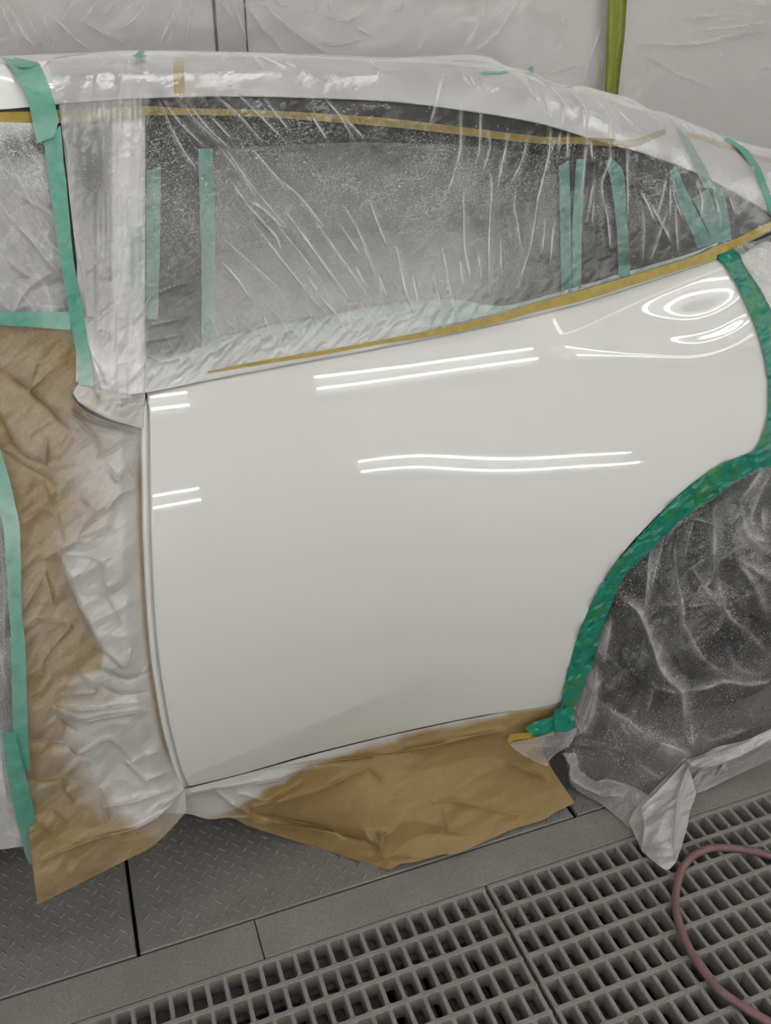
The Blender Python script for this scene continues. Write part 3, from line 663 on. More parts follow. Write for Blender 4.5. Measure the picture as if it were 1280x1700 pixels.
# ================================================================ TAPES
def strip(name, Lp, Rp, mat, label, off, fld=Yb, nu=10, nv=70, amp=.0006, sc=14, spray=0., seed=1, bend=0., parent=None, tagit=True, group=None, edgej=.5):
    A = curve(Lp, nv); B = curve(Rp, nv); t = np.linspace(0, 1, nu)[None, :, None]
    v = np.arange(nv)
    A = A+np.stack([edgej*vnoise(v/2.3, v*0+.5, seed), edgej*vnoise(v/2.3, v*0+4.5, seed)], 1); B = B+np.stack([edgej*vnoise(v/2.3, v*0+8.5, seed), edgej*vnoise(v/2.3, v*0+2.5, seed)], 1)
    P2 = A[:, None]*(1-t)+B[:, None]*t; px, py = P2[..., 0], P2[..., 1]
    hgt = amp*(vnoise(px/sc, py/sc, seed)+.8*facet(px/sc*1.3, py/sc*1.3, seed+3)+(.35*facet(px/sc*2.9, py/sc*2.6, seed+7) if amp > .003 else 0))+bend*np.sin(np.pi*t[..., 0])
    s = spray(px, py) if callable(spray) else np.full(px.shape, spray)
    o = sheet(name, P2, fld(px, py)-off-hgt, mat, parent, dict(spray=s))
    if tagit: tag(o, label, 'tape', group)
    return o
gf = lambda px, py: Yg(px, py)
# long green strip down the pillar
strip('green_tape', [(0, 94), (22, 118), (45, 165), (57, 215), (62, 238)], [(66, 106), (76, 128), (88, 160), (96, 192), (97, 204), (88, 228)], M['green'], 'upper piece of green tape bent over the roof rail, left', .024, gf, nv=60, spray=lambda x, y: .10+.25*sst(150, 220, y), seed=2, amp=.001)
strip('green_tape', [(73, 234), (80, 290), (88, 350), (98, 420), (110, 490), (122, 560), (130, 600), (131, 640)], [(101, 208), (105, 260), (111, 310), (116, 370), (122, 430), (133, 490), (142, 540), (149, 590), (156, 640)], M['green'], 'long green tape strip running down from the rail to the top of the brown paper', .021, Yb, nv=120, spray=lambda x, y: .22+.5*sst(560, 640, y)-.15*np.exp(-((y-490)/60)**2), seed=3, amp=.0012)
strip('green_tape', [(-30, 518), (40, 518), (117, 518)], [(-30, 539), (40, 542), (118, 548)], M['green'], 'short horizontal green tape along the top of the brown paper', .018, Yb, nv=50, spray=lambda x, y: .15+.3*sst(50, 90, x), seed=4, amp=.001)
strip('green_tape', [(22, 94), (30, 112)], [(66, 104), (52, 112)], M['green'], 'torn end of green tape curled on the left roof edge', .030, gf, nv=12, spray=.1, seed=5, amp=.0005)
# tapes seen on the glass through the film
dn = lambda y0, y1, a, b: (lambda x, y: a+(b-a)*sst(y0, y1, y))
strip('window_tape', [(213, 375), (213, 450), (212, 520)], [(236, 375), (236, 450), (234, 520)], M['green_in'], 'short bright green tape on the pillar under film', -.001, gf, spray=dn(430, 520, .0, .9), seed=6)
strip('window_tape', [(243, 284), (243, 400), (242, 530)], [(267, 276), (266, 400), (262, 530)], M['green_in'], 'green tape on the front edge of the rear window, under film', .001, gf, spray=dn(420, 520, .15, .8), seed=7)
strip('window_tape', [(329, 247), (332, 360), (335, 470), (334, 606)], [(353, 246), (357, 360), (357, 470), (356, 602)], M['green_in'], 'tall green tape down the glass at the left edge of the window film', .001, gf, spray=dn(330, 520, .10, .75), seed=8)
strip('window_tape', [(928, 276), (930, 380), (932, 488)], [(945, 266), (948, 380), (949, 484)], M['green_in'], 'left strip of the green pair in the middle of the rear window', .001, gf, spray=.05, seed=9, amp=.0014)
strip('window_tape', [(957, 264), (950, 380), (950, 484)], [(973, 263), (966, 380), (965, 478)], M['green_in'], 'right strip of the green pair in the middle of the rear window', .001, gf, spray=.05, seed=10, amp=.0014)
strip('window_tape', [(1004, 268), (1014, 300), (1024, 380), (1027, 466)], [(1016, 262), (1036, 290), (1042, 380), (1047, 460)], M['green_in'], 'slanted green tape right of the green pair on the glass', .001, gf, spray=.05, seed=11, amp=.0012)
strip('window_tape', [(1112, 284), (1128, 340), (1150, 390), (1158, 412)], [(1122, 276), (1146, 330), (1172, 380), (1186, 405)], M['green_in'], 'folded green tape on the window corner, left of the other', .002, gf, spray=.0, seed=12, amp=.003)
strip('window_tape', [(1150, 330), (1170, 370), (1184, 404)], [(1176, 312), (1192, 360), (1206, 402)], M['green_in'], 'crumpled green tape between two straight strips at the window corner', .003, gf, spray=.1, seed=13, amp=.003)
strip('window_tape', [(1183, 312), (1188, 340), (1196, 400)], [(1199, 312), (1206, 340), (1215, 398)], M['green_in'], 'straight green tape at the rear corner of the window, rightmost on the glass', .004, gf, spray=.05, seed=14, amp=.0012)
strip('green_tape', [(1121, 213), (1136, 245), (1156, 285), (1170, 312)], [(1128, 213), (1150, 240), (1172, 280), (1188, 312)], M['green_in'], 'green tape slanting down the white rear pillar to the window corner', .003, gf, spray=.1, seed=15)
strip('green_tape', [(1202, 229), (1228, 250), (1250, 282), (1270, 330), (1282, 362)], [(1209, 228), (1240, 248), (1264, 282), (1282, 330), (1296, 362)], M['green'], 'narrow green tape on the rear pillar near the right edge', .016, gf, spray=.0, seed=16)
# ochre fine line tapes
up = curve([(-40, 187), (0, 186), (60, 185), (105, 182), (175, 180), (240, 176), (320, 180), (440, 183), (640, 196), (800, 215), (900, 227), (960, 227), (1010, 230), (1055, 231), (1085, 219), (1104, 214)], 160)
dn_ = curve([(-40, 207), (0, 206), (60, 206), (105, 204), (175, 199), (240, 192), (320, 191), (440, 194.5), (640, 210), (800, 228), (900, 239), (960, 239), (1015, 243), (1055, 244), (1083, 232), (1106, 223)], 160)
strip('ochre_tape', up, dn_, M['ochre'], 'long ochre tape along the top of the side windows', .004, gf, nu=6, nv=200, amp=.0003, seed=17, edgej=.2)
strip('ochre_tape', [(287, 94), (288, 130), (289, 160)], [(304, 94), (306, 130), (307, 160)], M['ochre_pale'], 'short upright ochre tape on the white roof rail under film', .003, gf, nu=6, nv=20, amp=.0002, seed=18, edgej=.2)
strip('ochre_tape', [(1140, 219), (1180, 229), (1230, 249), (1300, 268)], [(1140, 227), (1180, 237), (1230, 256), (1300, 276)], M['ochre_pale'], 'pale ochre tape along the upper edge of the rear pillar', .002, gf, nu=5, nv=40, amp=.0002, seed=19, edgej=.2)
bt = [(345, 616.5), (417, 602), (530, 583), (630, 565), (750, 541), (819, 524), (881, 505), (975, 479), (1080, 448), (1150, 426), (1192, 407)]
bb = [(345, 619), (417, 608), (530, 590), (630, 572), (750, 553), (819, 538), (881, 520), (975, 497), (1080, 464), (1150, 442), (1190, 430)]
strip('ochre_tape', bt, bb, M['ochre'], 'ochre belt tape widening along the top of the bare white panel', .0095, gf, nu=10, nv=200, amp=.0006, sc=40, seed=20, edgej=.25)
strip('ochre_tape', [(1186, 411), (1215, 400), (1250, 382), (1300, 358)], [(1190, 424), (1218, 412), (1252, 395), (1300, 372)], M['ochre'], 'ochre tape continuing behind the rear window corner, right of the green tape', .008, gf, nu=6, nv=40, amp=.0005, seed=21)
strip('black_seal', [(1224, 411), (1252, 398), (1300, 374)], [(1234, 421), (1262, 404), (1300, 384)], M['frame'], None, .0, Yb, nu=5, nv=30, amp=.0, parent=car, tagit=False)
# pale green belt tape under the film
mt_ = [(244, 604), (300, 588), (420, 549), (520, 529), (600, 512), (700, 499), (760, 498), (830, 508), (881, 498), (975, 471), (1080, 440), (1150, 419), (1192, 402)]
mb = [(244, 627), (300, 618), (420, 596), (520, 580), (600, 567), (700, 548), (760, 535), (830, 519), (881, 504), (975, 478), (1080, 447), (1150, 424), (1192, 406)]
strip('belt_tape', mt_, mb, M['mint'], 'wide pale green tape along the lower edge of the rear window, under film', .001, gf, nu=14, nv=160, amp=.0006, seed=22)
# tape down the rear edge of the panel
te = curve(RIGHT, 60)-[1.5, 0]; te[0] = (1190, 412)
strip('green_tape', te, [(1222, 404), (1236, 440), (1262, 480), (1288, 530), (1300, 590), (1308, 660), (1302, 720), (1290, 745)], M['green_wet'], 'glossy green tape down the curved rear edge of the white panel', .005, lambda x, y: Ys(x, y), nu=14, nv=140, amp=.0014, sc=10, seed=23)
# tape around the wheel arch, outer and inner lap
ao = [(1300, 729), (1250, 750)]+ARCH[1:]+[(931, 1178)]
ai = [(1300, 764), (1224, 799), (1186, 827), (1142, 856), (1105, 890), (1074, 921), (1036, 958), (1008, 1021), (984, 1100), (968, 1140), (953, 1174)]
def arch_depth(px, py):
    o_ = curve(ao, 80); d = np.min(np.hypot(px[..., None]-o_[:, 0], py[..., None]-o_[:, 1]), -1)
    return Ys(px, py)+.012*sst(0, 40, d)
strip('green_tape', ao, ai, M['green_wet'], 'wide glossy green tape around the wheel arch, wrinkled and patched', .005, arch_depth, nu=34, nv=460, amp=.0034, sc=13, seed=24, edgej=1.2)
# lower left strips
strip('green_tape', [(-30, 700), (-14, 800), (3, 860), (12, 950), (15, 1010), (18, 1060), (20, 1150), (23, 1282)], [(-4, 730), (14, 790), (26, 840), (33, 880), (35, 950), (36, 1020), (42, 1070), (45, 1180), (50, 1278)], M['green'], 'long green tape at the far left edge of the brown paper', .030, Yb, nv=110, spray=lambda x, y: .30+.35*np.exp(-((y-870)/60)**2)-.2*sst(1150, 1280, y), seed=28, amp=.0012)
strip('green_tape', [(4, 1216), (10, 1275), (25, 1350), (38, 1405), (48, 1436)], [(24, 1215), (42, 1284), (53, 1330), (62, 1380), (70, 1427)], M['green'], 'lower green tape piece ending above the brown paper corner', .034, Yb, nv=60, spray=lambda x, y: .15+.5*sst(1360, 1420, y), seed=29, amp=.0012)
# bits of tape on the roof
strip('green_tape', [(218, 94), (226, 89), (232, 84)], [(228, 96), (234, 93), (242, 85)], M['green'], 'tiny green tape scrap standing on the roof edge', .03, gf, nu=6, nv=10, amp=.003, sc=4, seed=30)
strip('green_tape', [(230, 92), (236, 91), (244, 91)], [(232, 97), (238, 95), (243, 93)], M['green'], 'second tiny green tape scrap on the roof edge beside the first', .034, gf, nu=6, nv=10, amp=.002, sc=4, seed=31)
strip('green_tape', [(795, 119), (830, 118), (842, 117)], [(800, 123), (832, 122), (844, 120)], M['green_in'], 'thin green tape scrap lying under film on the rear roof', .012, gf, nu=5, nv=12, amp=.0005, seed=32)
strip('green_tape', [(876, 115), (880, 111)], [(886, 123), (884, 111)], M['green'], 'pointed green tape tip sticking up from the rear roof', .03, gf, nu=5, nv=8, amp=.0005, seed=33)

# ================================================================ FRONT WINDOW FILM, FRONT DOOR FILM, REAR FILM
t = np.linspace(0, 1, 120)[:, None]; Lx = curve([(-60, 200), (-60, 530)], 120)
Rx = curve([(66, 205), (78, 260), (92, 350), (104, 430), (120, 525)], 120); u = np.linspace(0, 1, 110)[None, :, None]
P2 = Lx[:, None]*(1-u)+Rx[:, None]*u; px, py = P2[..., 0], P2[..., 1]
FW = [(ZG((80, 20), (240, 190), (330, 310), (430, 420)), .008, 4, .35, 3), (ZG((0, 200), (100, 330), (240, 420)), .004, 4, .1, 4), (ZG((100, 620), (180, 480), (330, 380)), .004, 5, .1, 4), (ZG((0, 560), (70, 630)), .004, 3, .2, 2), (ZG((130, 610), (200, 585), (450, 600)), .005, 4, .2, 4),
      (ZH((0, 620), (150, 680), (300, 800)), .003, 3, .2, 2), (ZH((0, 880), (150, 950), (340, 1150)), .004, 3, .2, 2), (ZH((0, 960), (200, 1100), (350, 1190)), .003, 3, .15, 2), (ZH((60, 700), (200, 840), (330, 900)), .003, 3, .15, 2), (ZH((0, 1080), (60, 1190)), .003, 3, .15, 2)]
h, hz = folds(px, py, FW)
dd = np.abs(vnoise((px*.8-py*.5)/9, (px*.5+py*.8)/60, 51)); dd = np.exp(-dd/.09)
off = .006+.006*vnoise(px/40, py/40, 52)+h+dd*.0012+.0009*facet(px/11, py/11, 53)
haze = .36+.10*sst(230, 300, py)+.3*(1-sst(205, 235, py))-.22*np.exp(-(((px-45)/50)**2+((py-248)/20)**2))+.7*hz+.15*dd
o = sheet('front_window_film', P2, Yg(px, py)-off, M['film'], None, dict(haze=haze, speck=.9*(1-sst(250, 330, py))+.35)); tag(o, 'grey film over the front window, left of the long green tape', 'masking film')
nv = 140; A = curve([(-70, 700), (-70, 1000), (-70, 1420)], nv); B = curve([(-2, 740), (5, 800), (10, 860), (19, 950), (22, 1010), (26, 1060), (30, 1150), (34, 1282), (40, 1405)], nv)
u = np.linspace(0, 1, 60)[None, :, None]; P2 = A[:, None]*(1-u)+B[:, None]*u; px, py = P2[..., 0], P2[..., 1]
FD = [([(2, 900), (8, 990), (6, 1100)], .006, 4, .4, 3), ([(-10, 1060), (4, 1110), (18, 1160)], .006, 4, .4, 3), ([(0, 1240), (10, 1320), (30, 1350)], .006, 4, .2, 4), ([(-10, 1290), (20, 1300)], .005, 4, .2, 3), ([(0, 1380), (38, 1388)], .006, 4, .3, 3), ([(0, 1340), (35, 1370)], .005, 4, .2, 3), ([(-30, 820), (4, 880)], .006, 4, .3, 3)]
h, hz = folds(px, py, FD)
haze = .34+.35*sst(1180, 1260, py)+.25*(1-sst(830, 900, py))+.6*hz
o = sheet('front_door_film', P2, Yb(px, py)-.012-.008*vnoise(px/30, py/40, 55)-h-.001*facet(px/10, py/10, 56), M['film'], None, dict(haze=haze, speck=.8*np.ones(px.shape))); tag(o, 'narrow visible edge of film over the front door at the far left', 'masking film')
P2 = coons(curve([(1215, 408), (1262, 398), (1330, 368)], 60), curve([(1286, 530), (1310, 540), (1340, 540)], 60), curve([(1215, 408), (1240, 440), (1264, 480), (1286, 530)], 60), poly([(1330, 368), (1340, 540)], 60)); px, py = P2[..., 0], P2[..., 1]
h, hz = folds(px, py, [(ZF((1040, 250), (1180, 350), (1280, 480)), .004, 3, .5, 2), (ZF((1100, 420), (1200, 520), (1280, 600)), .004, 3, .4, 2), (ZF((1050, 230), (1130, 420)), .003, 3, .4, 2), (ZF((1160, 330), (1280, 360)), .003, 3, .3, 2)])
o = sheet('rear_film', P2, Ys(px, py)-.010-h-.0015*facet(px/9, py/9, 57), M['film'], None, dict(haze=.2+.5*hz, speck=.3*np.ones(px.shape))); tag(o, 'clear film over the rear corner, right of the green panel tape', 'masking film')

# ================================================================ BROWN PAPER
def dedge(px, py):                             # picture-free distance to the front edge of the panel, in px along the sheet
    e = curve(FL_L, 60); return np.interp(py, e[:, 1], e[:, 0])-px
nv = 520; nu = 230
PL = curve([(-60, 530), (-60, 700), (-20, 780), (18, 850), (24, 1000), (32, 1100), (38, 1250), (50, 1400), (62, 1502)], nv)
PR = curve([(122, 546), (128, 590), (131, 638), (150, 650), (222, 656), (241, 664), (238, 720), (238.5, 800), (240, 900), (245, 1000), (254, 1100), (270, 1200), (289, 1270), (306, 1310), (309, 1348)], nv)
ptop = curve([(-60, 530), (30, 538), (122, 546)], nu); pbot = curve([(62, 1502), (130, 1468), (205, 1430), (250, 1407), (280, 1380), (309, 1348)], nu)
P2 = coons(ptop, pbot, PL, PR, 4); px, py = P2[..., 0], P2[..., 1]
PA = lambda *p: z2((0, 600), 4, *p); PB = lambda *p: z2((0, 880), 4, *p); PC = lambda *p: z2((0, 1150), 4, *p)
PF = [(PA((0, 60), (200, 190), (480, 460)), -.010, 7), (PA((240, 20), (200, 190)), .008, 5), (PA((200, 190), (330, 60)), .006, 6), (PA((0, 340), (120, 580), (300, 690)), -.008, 6), (PA((310, 520), (300, 690)), .009, 4), (PA((20, 600), (340, 780), (380, 900)), -.007, 6), (PA((290, 800), (330, 930)), .006, 4),
      (PA((480, 230), (560, 330), (720, 400), (920, 445)), .012, 4), (PA((500, 320), (620, 400), (780, 440), (930, 470)), -.010, 4), (PA((470, 350), (600, 470), (660, 570)), .008, 5), (PA((660, 640), (800, 560), (930, 510)), -.007, 5), (PA((720, 700), (780, 790), (830, 690)), .006, 4), (PA((830, 690), (910, 830)), .006, 3), (PA((720, 970), (800, 880), (910, 840)), .007, 4), (PA((380, 1020), (430, 1190)), .005, 5), (PA((550, 910), (590, 960)), .006, 4),
      (PB((400, 160), (620, 180), (690, 240), (700, 380), (800, 600)), .006, 5), (PB((400, 160), (520, 500), (640, 720), (690, 810)), .014, 5), (PB((300, 280), (200, 460), (140, 560)), .006, 6), (PB((300, 280), (350, 480)), .006, 4), (PB((250, 580), (470, 640)), .006, 5), (PB((470, 640), (300, 850), (280, 980)), .006, 5), (PB((510, 930), (640, 1070), (490, 1090)), .007, 4), (PB((700, 930), (840, 980), (1000, 950)), -.012, 4), (PB((690, 1040), (800, 1080), (980, 1070)), -.010, 4), (PB((700, 800), (800, 900), (840, 900), (870, 790)), .010, 3), (PB((940, 960), (1000, 880)), .006, 3),
      (PC((370, 110), (540, 190), (700, 165), (850, 140), (1060, 120)), .014, 4), (PC((370, 100), (560, 115), (820, 90), (920, 70)), .010, 4), (PC((380, 150), (520, 250)), -.008, 5), (PC((180, 310), (420, 330), (500, 400), (630, 460)), -.009, 6), (PC((450, 350), (510, 410), (700, 310), (760, 330), (870, 440)), .008, 4), (PC((860, 470), (1000, 410), (1100, 370)), .007, 4), (PC((840, 460), (980, 600)), .006, 4), (PC((200, 580), (450, 570), (620, 620)), -.008, 7), (PC((400, 620), (480, 730)), .006, 5), (PC((660, 640), (690, 740), (720, 830)), .009, 5), (PC((700, 760), (900, 720), (1150, 640)), .008, 5), (PC((360, 770), (430, 860)), .006, 5), (PC((250, 860), (340, 940)), .007, 5), (PC((280, 1110), (600, 980), (900, 900), (1080, 800), (1220, 640)), .012, 6), (PC((960, 590), (1150, 510)), .006, 4), (PC((1000, 800), (1180, 680), (1240, 600)), .008, 4)]
h, _ = folds(px, py, [(a, b*1.5, c*.85, 0, 1) for a, b, c in PF])
# nearby light from fold to fold: broad dents between the traced creases
fine = .0085*facet(px/52, py/52, 61)+.0042*facet(px/23, py/25, 62)+.0007*facet(px/9, py/9, 63)
ed = sst(0, 40, dedge(px, py)); off = (h*1.0+fine)*(.25+.75*ed)
de = dedge(px, py)
base = Ys(px, py); Yt = 1.20-.03*sst(1250, 1500, py)
base = np.where(py > 1180, base*(1-sst(1180, 1330, py))+Yt*sst(1180, 1330, py), base)
Yp = base+.012*(1-ed)-.016*ed-off
nz = vnoise(px/34, py/40, 65)*12+vnoise(px/14, py/16, 66)*5
lim = np.interp(py, [540, 640, 690, 750, 800, 850, 880, 912, 922, 1005, 1082, 1112, 1124, 1160, 1180, 1250, 1330, 1400], [-90, 5, 100, 92, 96, 88, 108, 128, 140, 113, 78, 84, 120, 120, 160, 165, 150, 25])
wdt = np.interp(py, [900, 920, 1108, 1126], [70, 7, 7, 60])
spray = sst(-wdt*.8, wdt, lim-de+nz*np.clip(wdt/60, .25, 1))*np.interp(py, [880, 930, 1100, 1140, 1250], [.74, .97, .97, .80, .92])+.06*sst(-160, 0, lim-de+nz)+(.20-.08*sst(1050, 1300, py))*(1+.5*vnoise(px/60, py/60, 69)-.3*vnoise(px/3, py/3, 70))
spray = spray*(1-.75*np.exp(-((de-4)/6)**2)*sst(720, 800, py)*(1-sst(1240, 1280, py)))
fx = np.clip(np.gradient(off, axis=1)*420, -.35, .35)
flap = inpoly(px, py, PC((300, 1110), (900, 920), (1080, 800), (1220, 800), (1230, 1000), (200, 1400), (180, 1150)))
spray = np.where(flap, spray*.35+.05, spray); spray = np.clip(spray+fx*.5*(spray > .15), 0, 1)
wet = np.clip(sst(.45, .9, spray)*sst(620, 660, py)*(1-sst(1330, 1400, py)), 0, 1)
o = sheet('masking_paper', P2, Yp, M['paper'], None, dict(spray=spray, wet=wet)); tag(o, 'tall crumpled brown paper left of the white panel, oversprayed white near its edge', 'masking paper')
# pale flap of film and tape where pillar, paper and panel meet
P2 = rows_patch([[(128, 640), (160, 646), (205, 655), (241, 653)], [(121, 652), (160, 660), (205, 664), (241, 661)], [(130, 668), (160, 684), (200, 693), (240, 668)], [(160, 686), (185, 698), (215, 706), (236, 712)]], 90, 70); px, py = P2[..., 0], P2[..., 1]
h, _ = folds(px, py, [(PA((600, 160), (640, 200), (670, 280)), .006, 3, 0, 1), (PA((760, 190), (940, 180)), .006, 3, 0, 1), (PA((740, 250), (940, 235)), .005, 3, 0, 1), (PA((740, 250), (690, 330)), .005, 3, 0, 1), (PA((800, 260), (800, 340)), .005, 3, 0, 1), (PA((860, 260), (930, 290)), .004, 3, 0, 1), (PA((500, 250), (700, 370), (920, 440)), .008, 4, 0, 1)])
o = sheet('tape_flap', P2, Ys(px, py)-.030*sst(0, 60, 241-px)-h-.002*facet(px/9, py/9, 71), M['paper'], None, dict(spray=np.clip(.95-.5*np.exp(-(((px-162)/9)**2+((py-660)/9)**2)), 0, 1), wet=.9*np.ones(px.shape))); tag(o, 'small white painted paper flap bunched at the foot of the pillar beside the panel corner', 'masking paper')

# ---- lower paper, hanging from the panel's bottom edge to the floor
nu, nv = 260, 150
bt2 = [(300, 1309), (318, 1307), (420, 1281), (520, 1253), (640, 1223), (760, 1197), (880, 1175), (934, 1166)]
bo = [(298, 1349), (320, 1353), (348, 1360), (385, 1358), (412, 1371), (480, 1393), (560, 1418), (640, 1443), (665, 1434), (690, 1431), (735, 1418), (752, 1418), (790, 1404), (850, 1377), (900, 1362), (925, 1347), (955, 1333)]
P2 = coons(curve(bt2, nu), curve(bo, nu), poly([(300, 1309), (298, 1349)], nv), curve([(934, 1166), (920, 1200), (900, 1240), (914, 1272), (935, 1305), (955, 1333)], nv), 4); px, py = P2[..., 0], P2[..., 1]
c3 = [(x, y, float(Ys(x, y))+.006) for x, y in bt2]
for x, y in bo:
    Yfl = float(atZ(x, y, .006)[1]); c3.append((x, y, min(Yfl, 1.235)))
for x, y, Y in ((420, 1325, 1.225), (600, 1320, 1.185), (760, 1300, 1.16), (860, 1250, 1.165), (880, 1310, 1.15), (600, 1270, 1.215), (760, 1240, 1.195)): c3.append((x, y, Y))
D3 = tps(c3, 1e-4)
QA = lambda *p: z2((280, 1150), 3.2, *p); QB = lambda *p: z2((620, 1130), 3.368, *p)
QF = [(QA((130, 530), (420, 490), (620, 455), (760, 390)), .010, 3), (QA((360, 430), (600, 400), (800, 370), (1280, 315)), -.009, 4), (QA((700, 480), (540, 580), (450, 610)), .008, 4), (QA((450, 610), (440, 690)), .012, 3), (QA((440, 640), (700, 690), (900, 740), (1060, 790), (1120, 850)), -.012, 5), (QA((440, 690), (700, 720), (900, 745)), .010, 5), (QA((1050, 400), (800, 520), (560, 590)), .008, 5), (QA((1050, 400), (1130, 480)), -.006, 6), (QA((1120, 850), (1125, 770), (1160, 750)), .010, 3), (QA((1040, 740), (1110, 850)), .008, 4), (QA((250, 520), (350, 600), (440, 655)), .008, 4), (QA((350, 600), (380, 540), (520, 580)), .006, 4), (QA((240, 670), (440, 660)), .006, 3),
      (QB((0, 420), (350, 360), (700, 280)), .010, 5), (QB((340, 680), (430, 670), (800, 750)), .006, 6), (QB((780, 470), (960, 540)), .006, 6), (QB((400, 700), (420, 860)), .006, 8), (QB((880, 530), (940, 520)), .004, 3), (QB((450, 320), (700, 290)), .006, 4), (QB((0, 870), (40, 950), (35, 850)), .008, 4), (QB((200, 1000), (60, 990)), .006, 4)]
h, _ = folds(px, py, [(a, b*1.4, c*.9, 0, 1) for a, b, c in QF])
eb = sst(0, 14, py-np.interp(px, [p[0] for p in bt2], [p[1] for p in bt2]))
fine = .009*facet(px/80, py/60, 81)+.0026*facet(px/28, py/24, 82)
dt = py-np.interp(px, [p[0] for p in bt2], [p[1] for p in bt2])
lim = np.interp(px, [310, 360, 420, 480, 560, 640, 760, 930], [60, 52, 44, 26, 14, 11, 5, 2])+vnoise(px/26, py/18, 83)*6
spray = sst(-9, 9, lim-dt)*.95+.35*(1-sst(300, 460, px)); wet = sst(.5, .9, spray)
o = sheet('masking_paper', P2, D3(px, py)-(h+fine)*eb, M['paper'], None, dict(spray=np.clip(spray, 0, 1), wet=wet)); tag(o, 'brown paper apron hanging from the bottom edge of the white panel to the tread plates', 'masking paper')

foot = lambda x, y: np.minimum(Ys(x, y), D3(x, y))-.012
strip('green_tape', [(922, 1177), (936, 1176), (952, 1172)], [(921, 1212), (938, 1216), (957, 1208)], M['green_wet'], 'small green tape patch at the foot of the wheel arch', .006, foot, nu=14, nv=14, amp=.002, sc=9, seed=25, edgej=1.5)
strip('green_tape', [(936, 1168), (914, 1190), (885, 1199), (872, 1210)], [(926, 1213), (908, 1219), (896, 1224), (889, 1223)], M['green_wet'], 'green tape tab pointing left below the panel corner', .004, foot, nu=12, nv=24, amp=.002, sc=9, seed=26, edgej=1.5)
strip('ochre_tape', [(842, 1232), (845, 1222), (856, 1218), (920, 1214)], [(847, 1234), (853, 1229), (864, 1227), (920, 1222)], M['ochre'], 'ochre tape edge under the green tab at the foot of the arch', .003, foot, nu=5, nv=24, amp=.0006, seed=27)

# ================================================================ WHEEL FILM
wf = empty('wheel_film', (1.15, 1.1, 0)); tag(wf, 'clear speckled plastic film bagged over the rear wheel, its tail lying on the grating', 'masking film')
nu, nv = 260, 260
wt = [(952, 1172), (968, 1138), (984, 1098), (1010, 1016), (1038, 952), (1076, 914), (1108, 884), (1144, 851), (1188, 822), (1226, 794), (1310, 756), (1400, 735)]
wb = [(934, 1225), (944, 1285), (962, 1312), (1000, 1334), (1030, 1362), (1046, 1376), (1070, 1330), (1100, 1292), (1138, 1262), (1180, 1243), (1240, 1214), (1310, 1190), (1400, 1160)]
P2 = coons(indexed(wt, nu), indexed(wb, nu), curve([(952, 1172), (946, 1195), (934, 1225)], nv), poly([(1400, 735), (1400, 1160)], nv), 3); px, py = P2[..., 0], P2[..., 1]
c4 = [(x, y, float(Ys(x, y))-.004+.012) for x, y in wt]
c4 += [(1046, 1376, 1.03), (1000, 1334, 1.10), (962, 1312, 1.14), (944, 1285, 1.18), (934, 1225, 1.17), (1138, 1262, 1.075), (1100, 1292, 1.08), (1070, 1330, 1.06), (1180, 1243, 1.08), (1240, 1214, 1.08), (1310, 1190, 1.08), (1000, 1250, 1.15), (1060, 1200, 1.12), (1100, 1100, 1.13), (1200, 1000, 1.12), (1290, 900, 1.13), (1300, 1050, 1.09), (1390, 1000, 1.11), (1390, 1160, 1.10), (1200, 1150, 1.09), (1020, 1100, 1.17), (1040, 1290, 1.10)]
D4 = tps(c4, 1e-4)
WA = lambda *p: z2((1080, 800), 3.4, *p); WB = lambda *p: z2((880, 720), 3.2, *p); WC_ = lambda *p: z2((840, 1100), 4, *p); WD = lambda *p: z2((960, 1200), 4, *p)
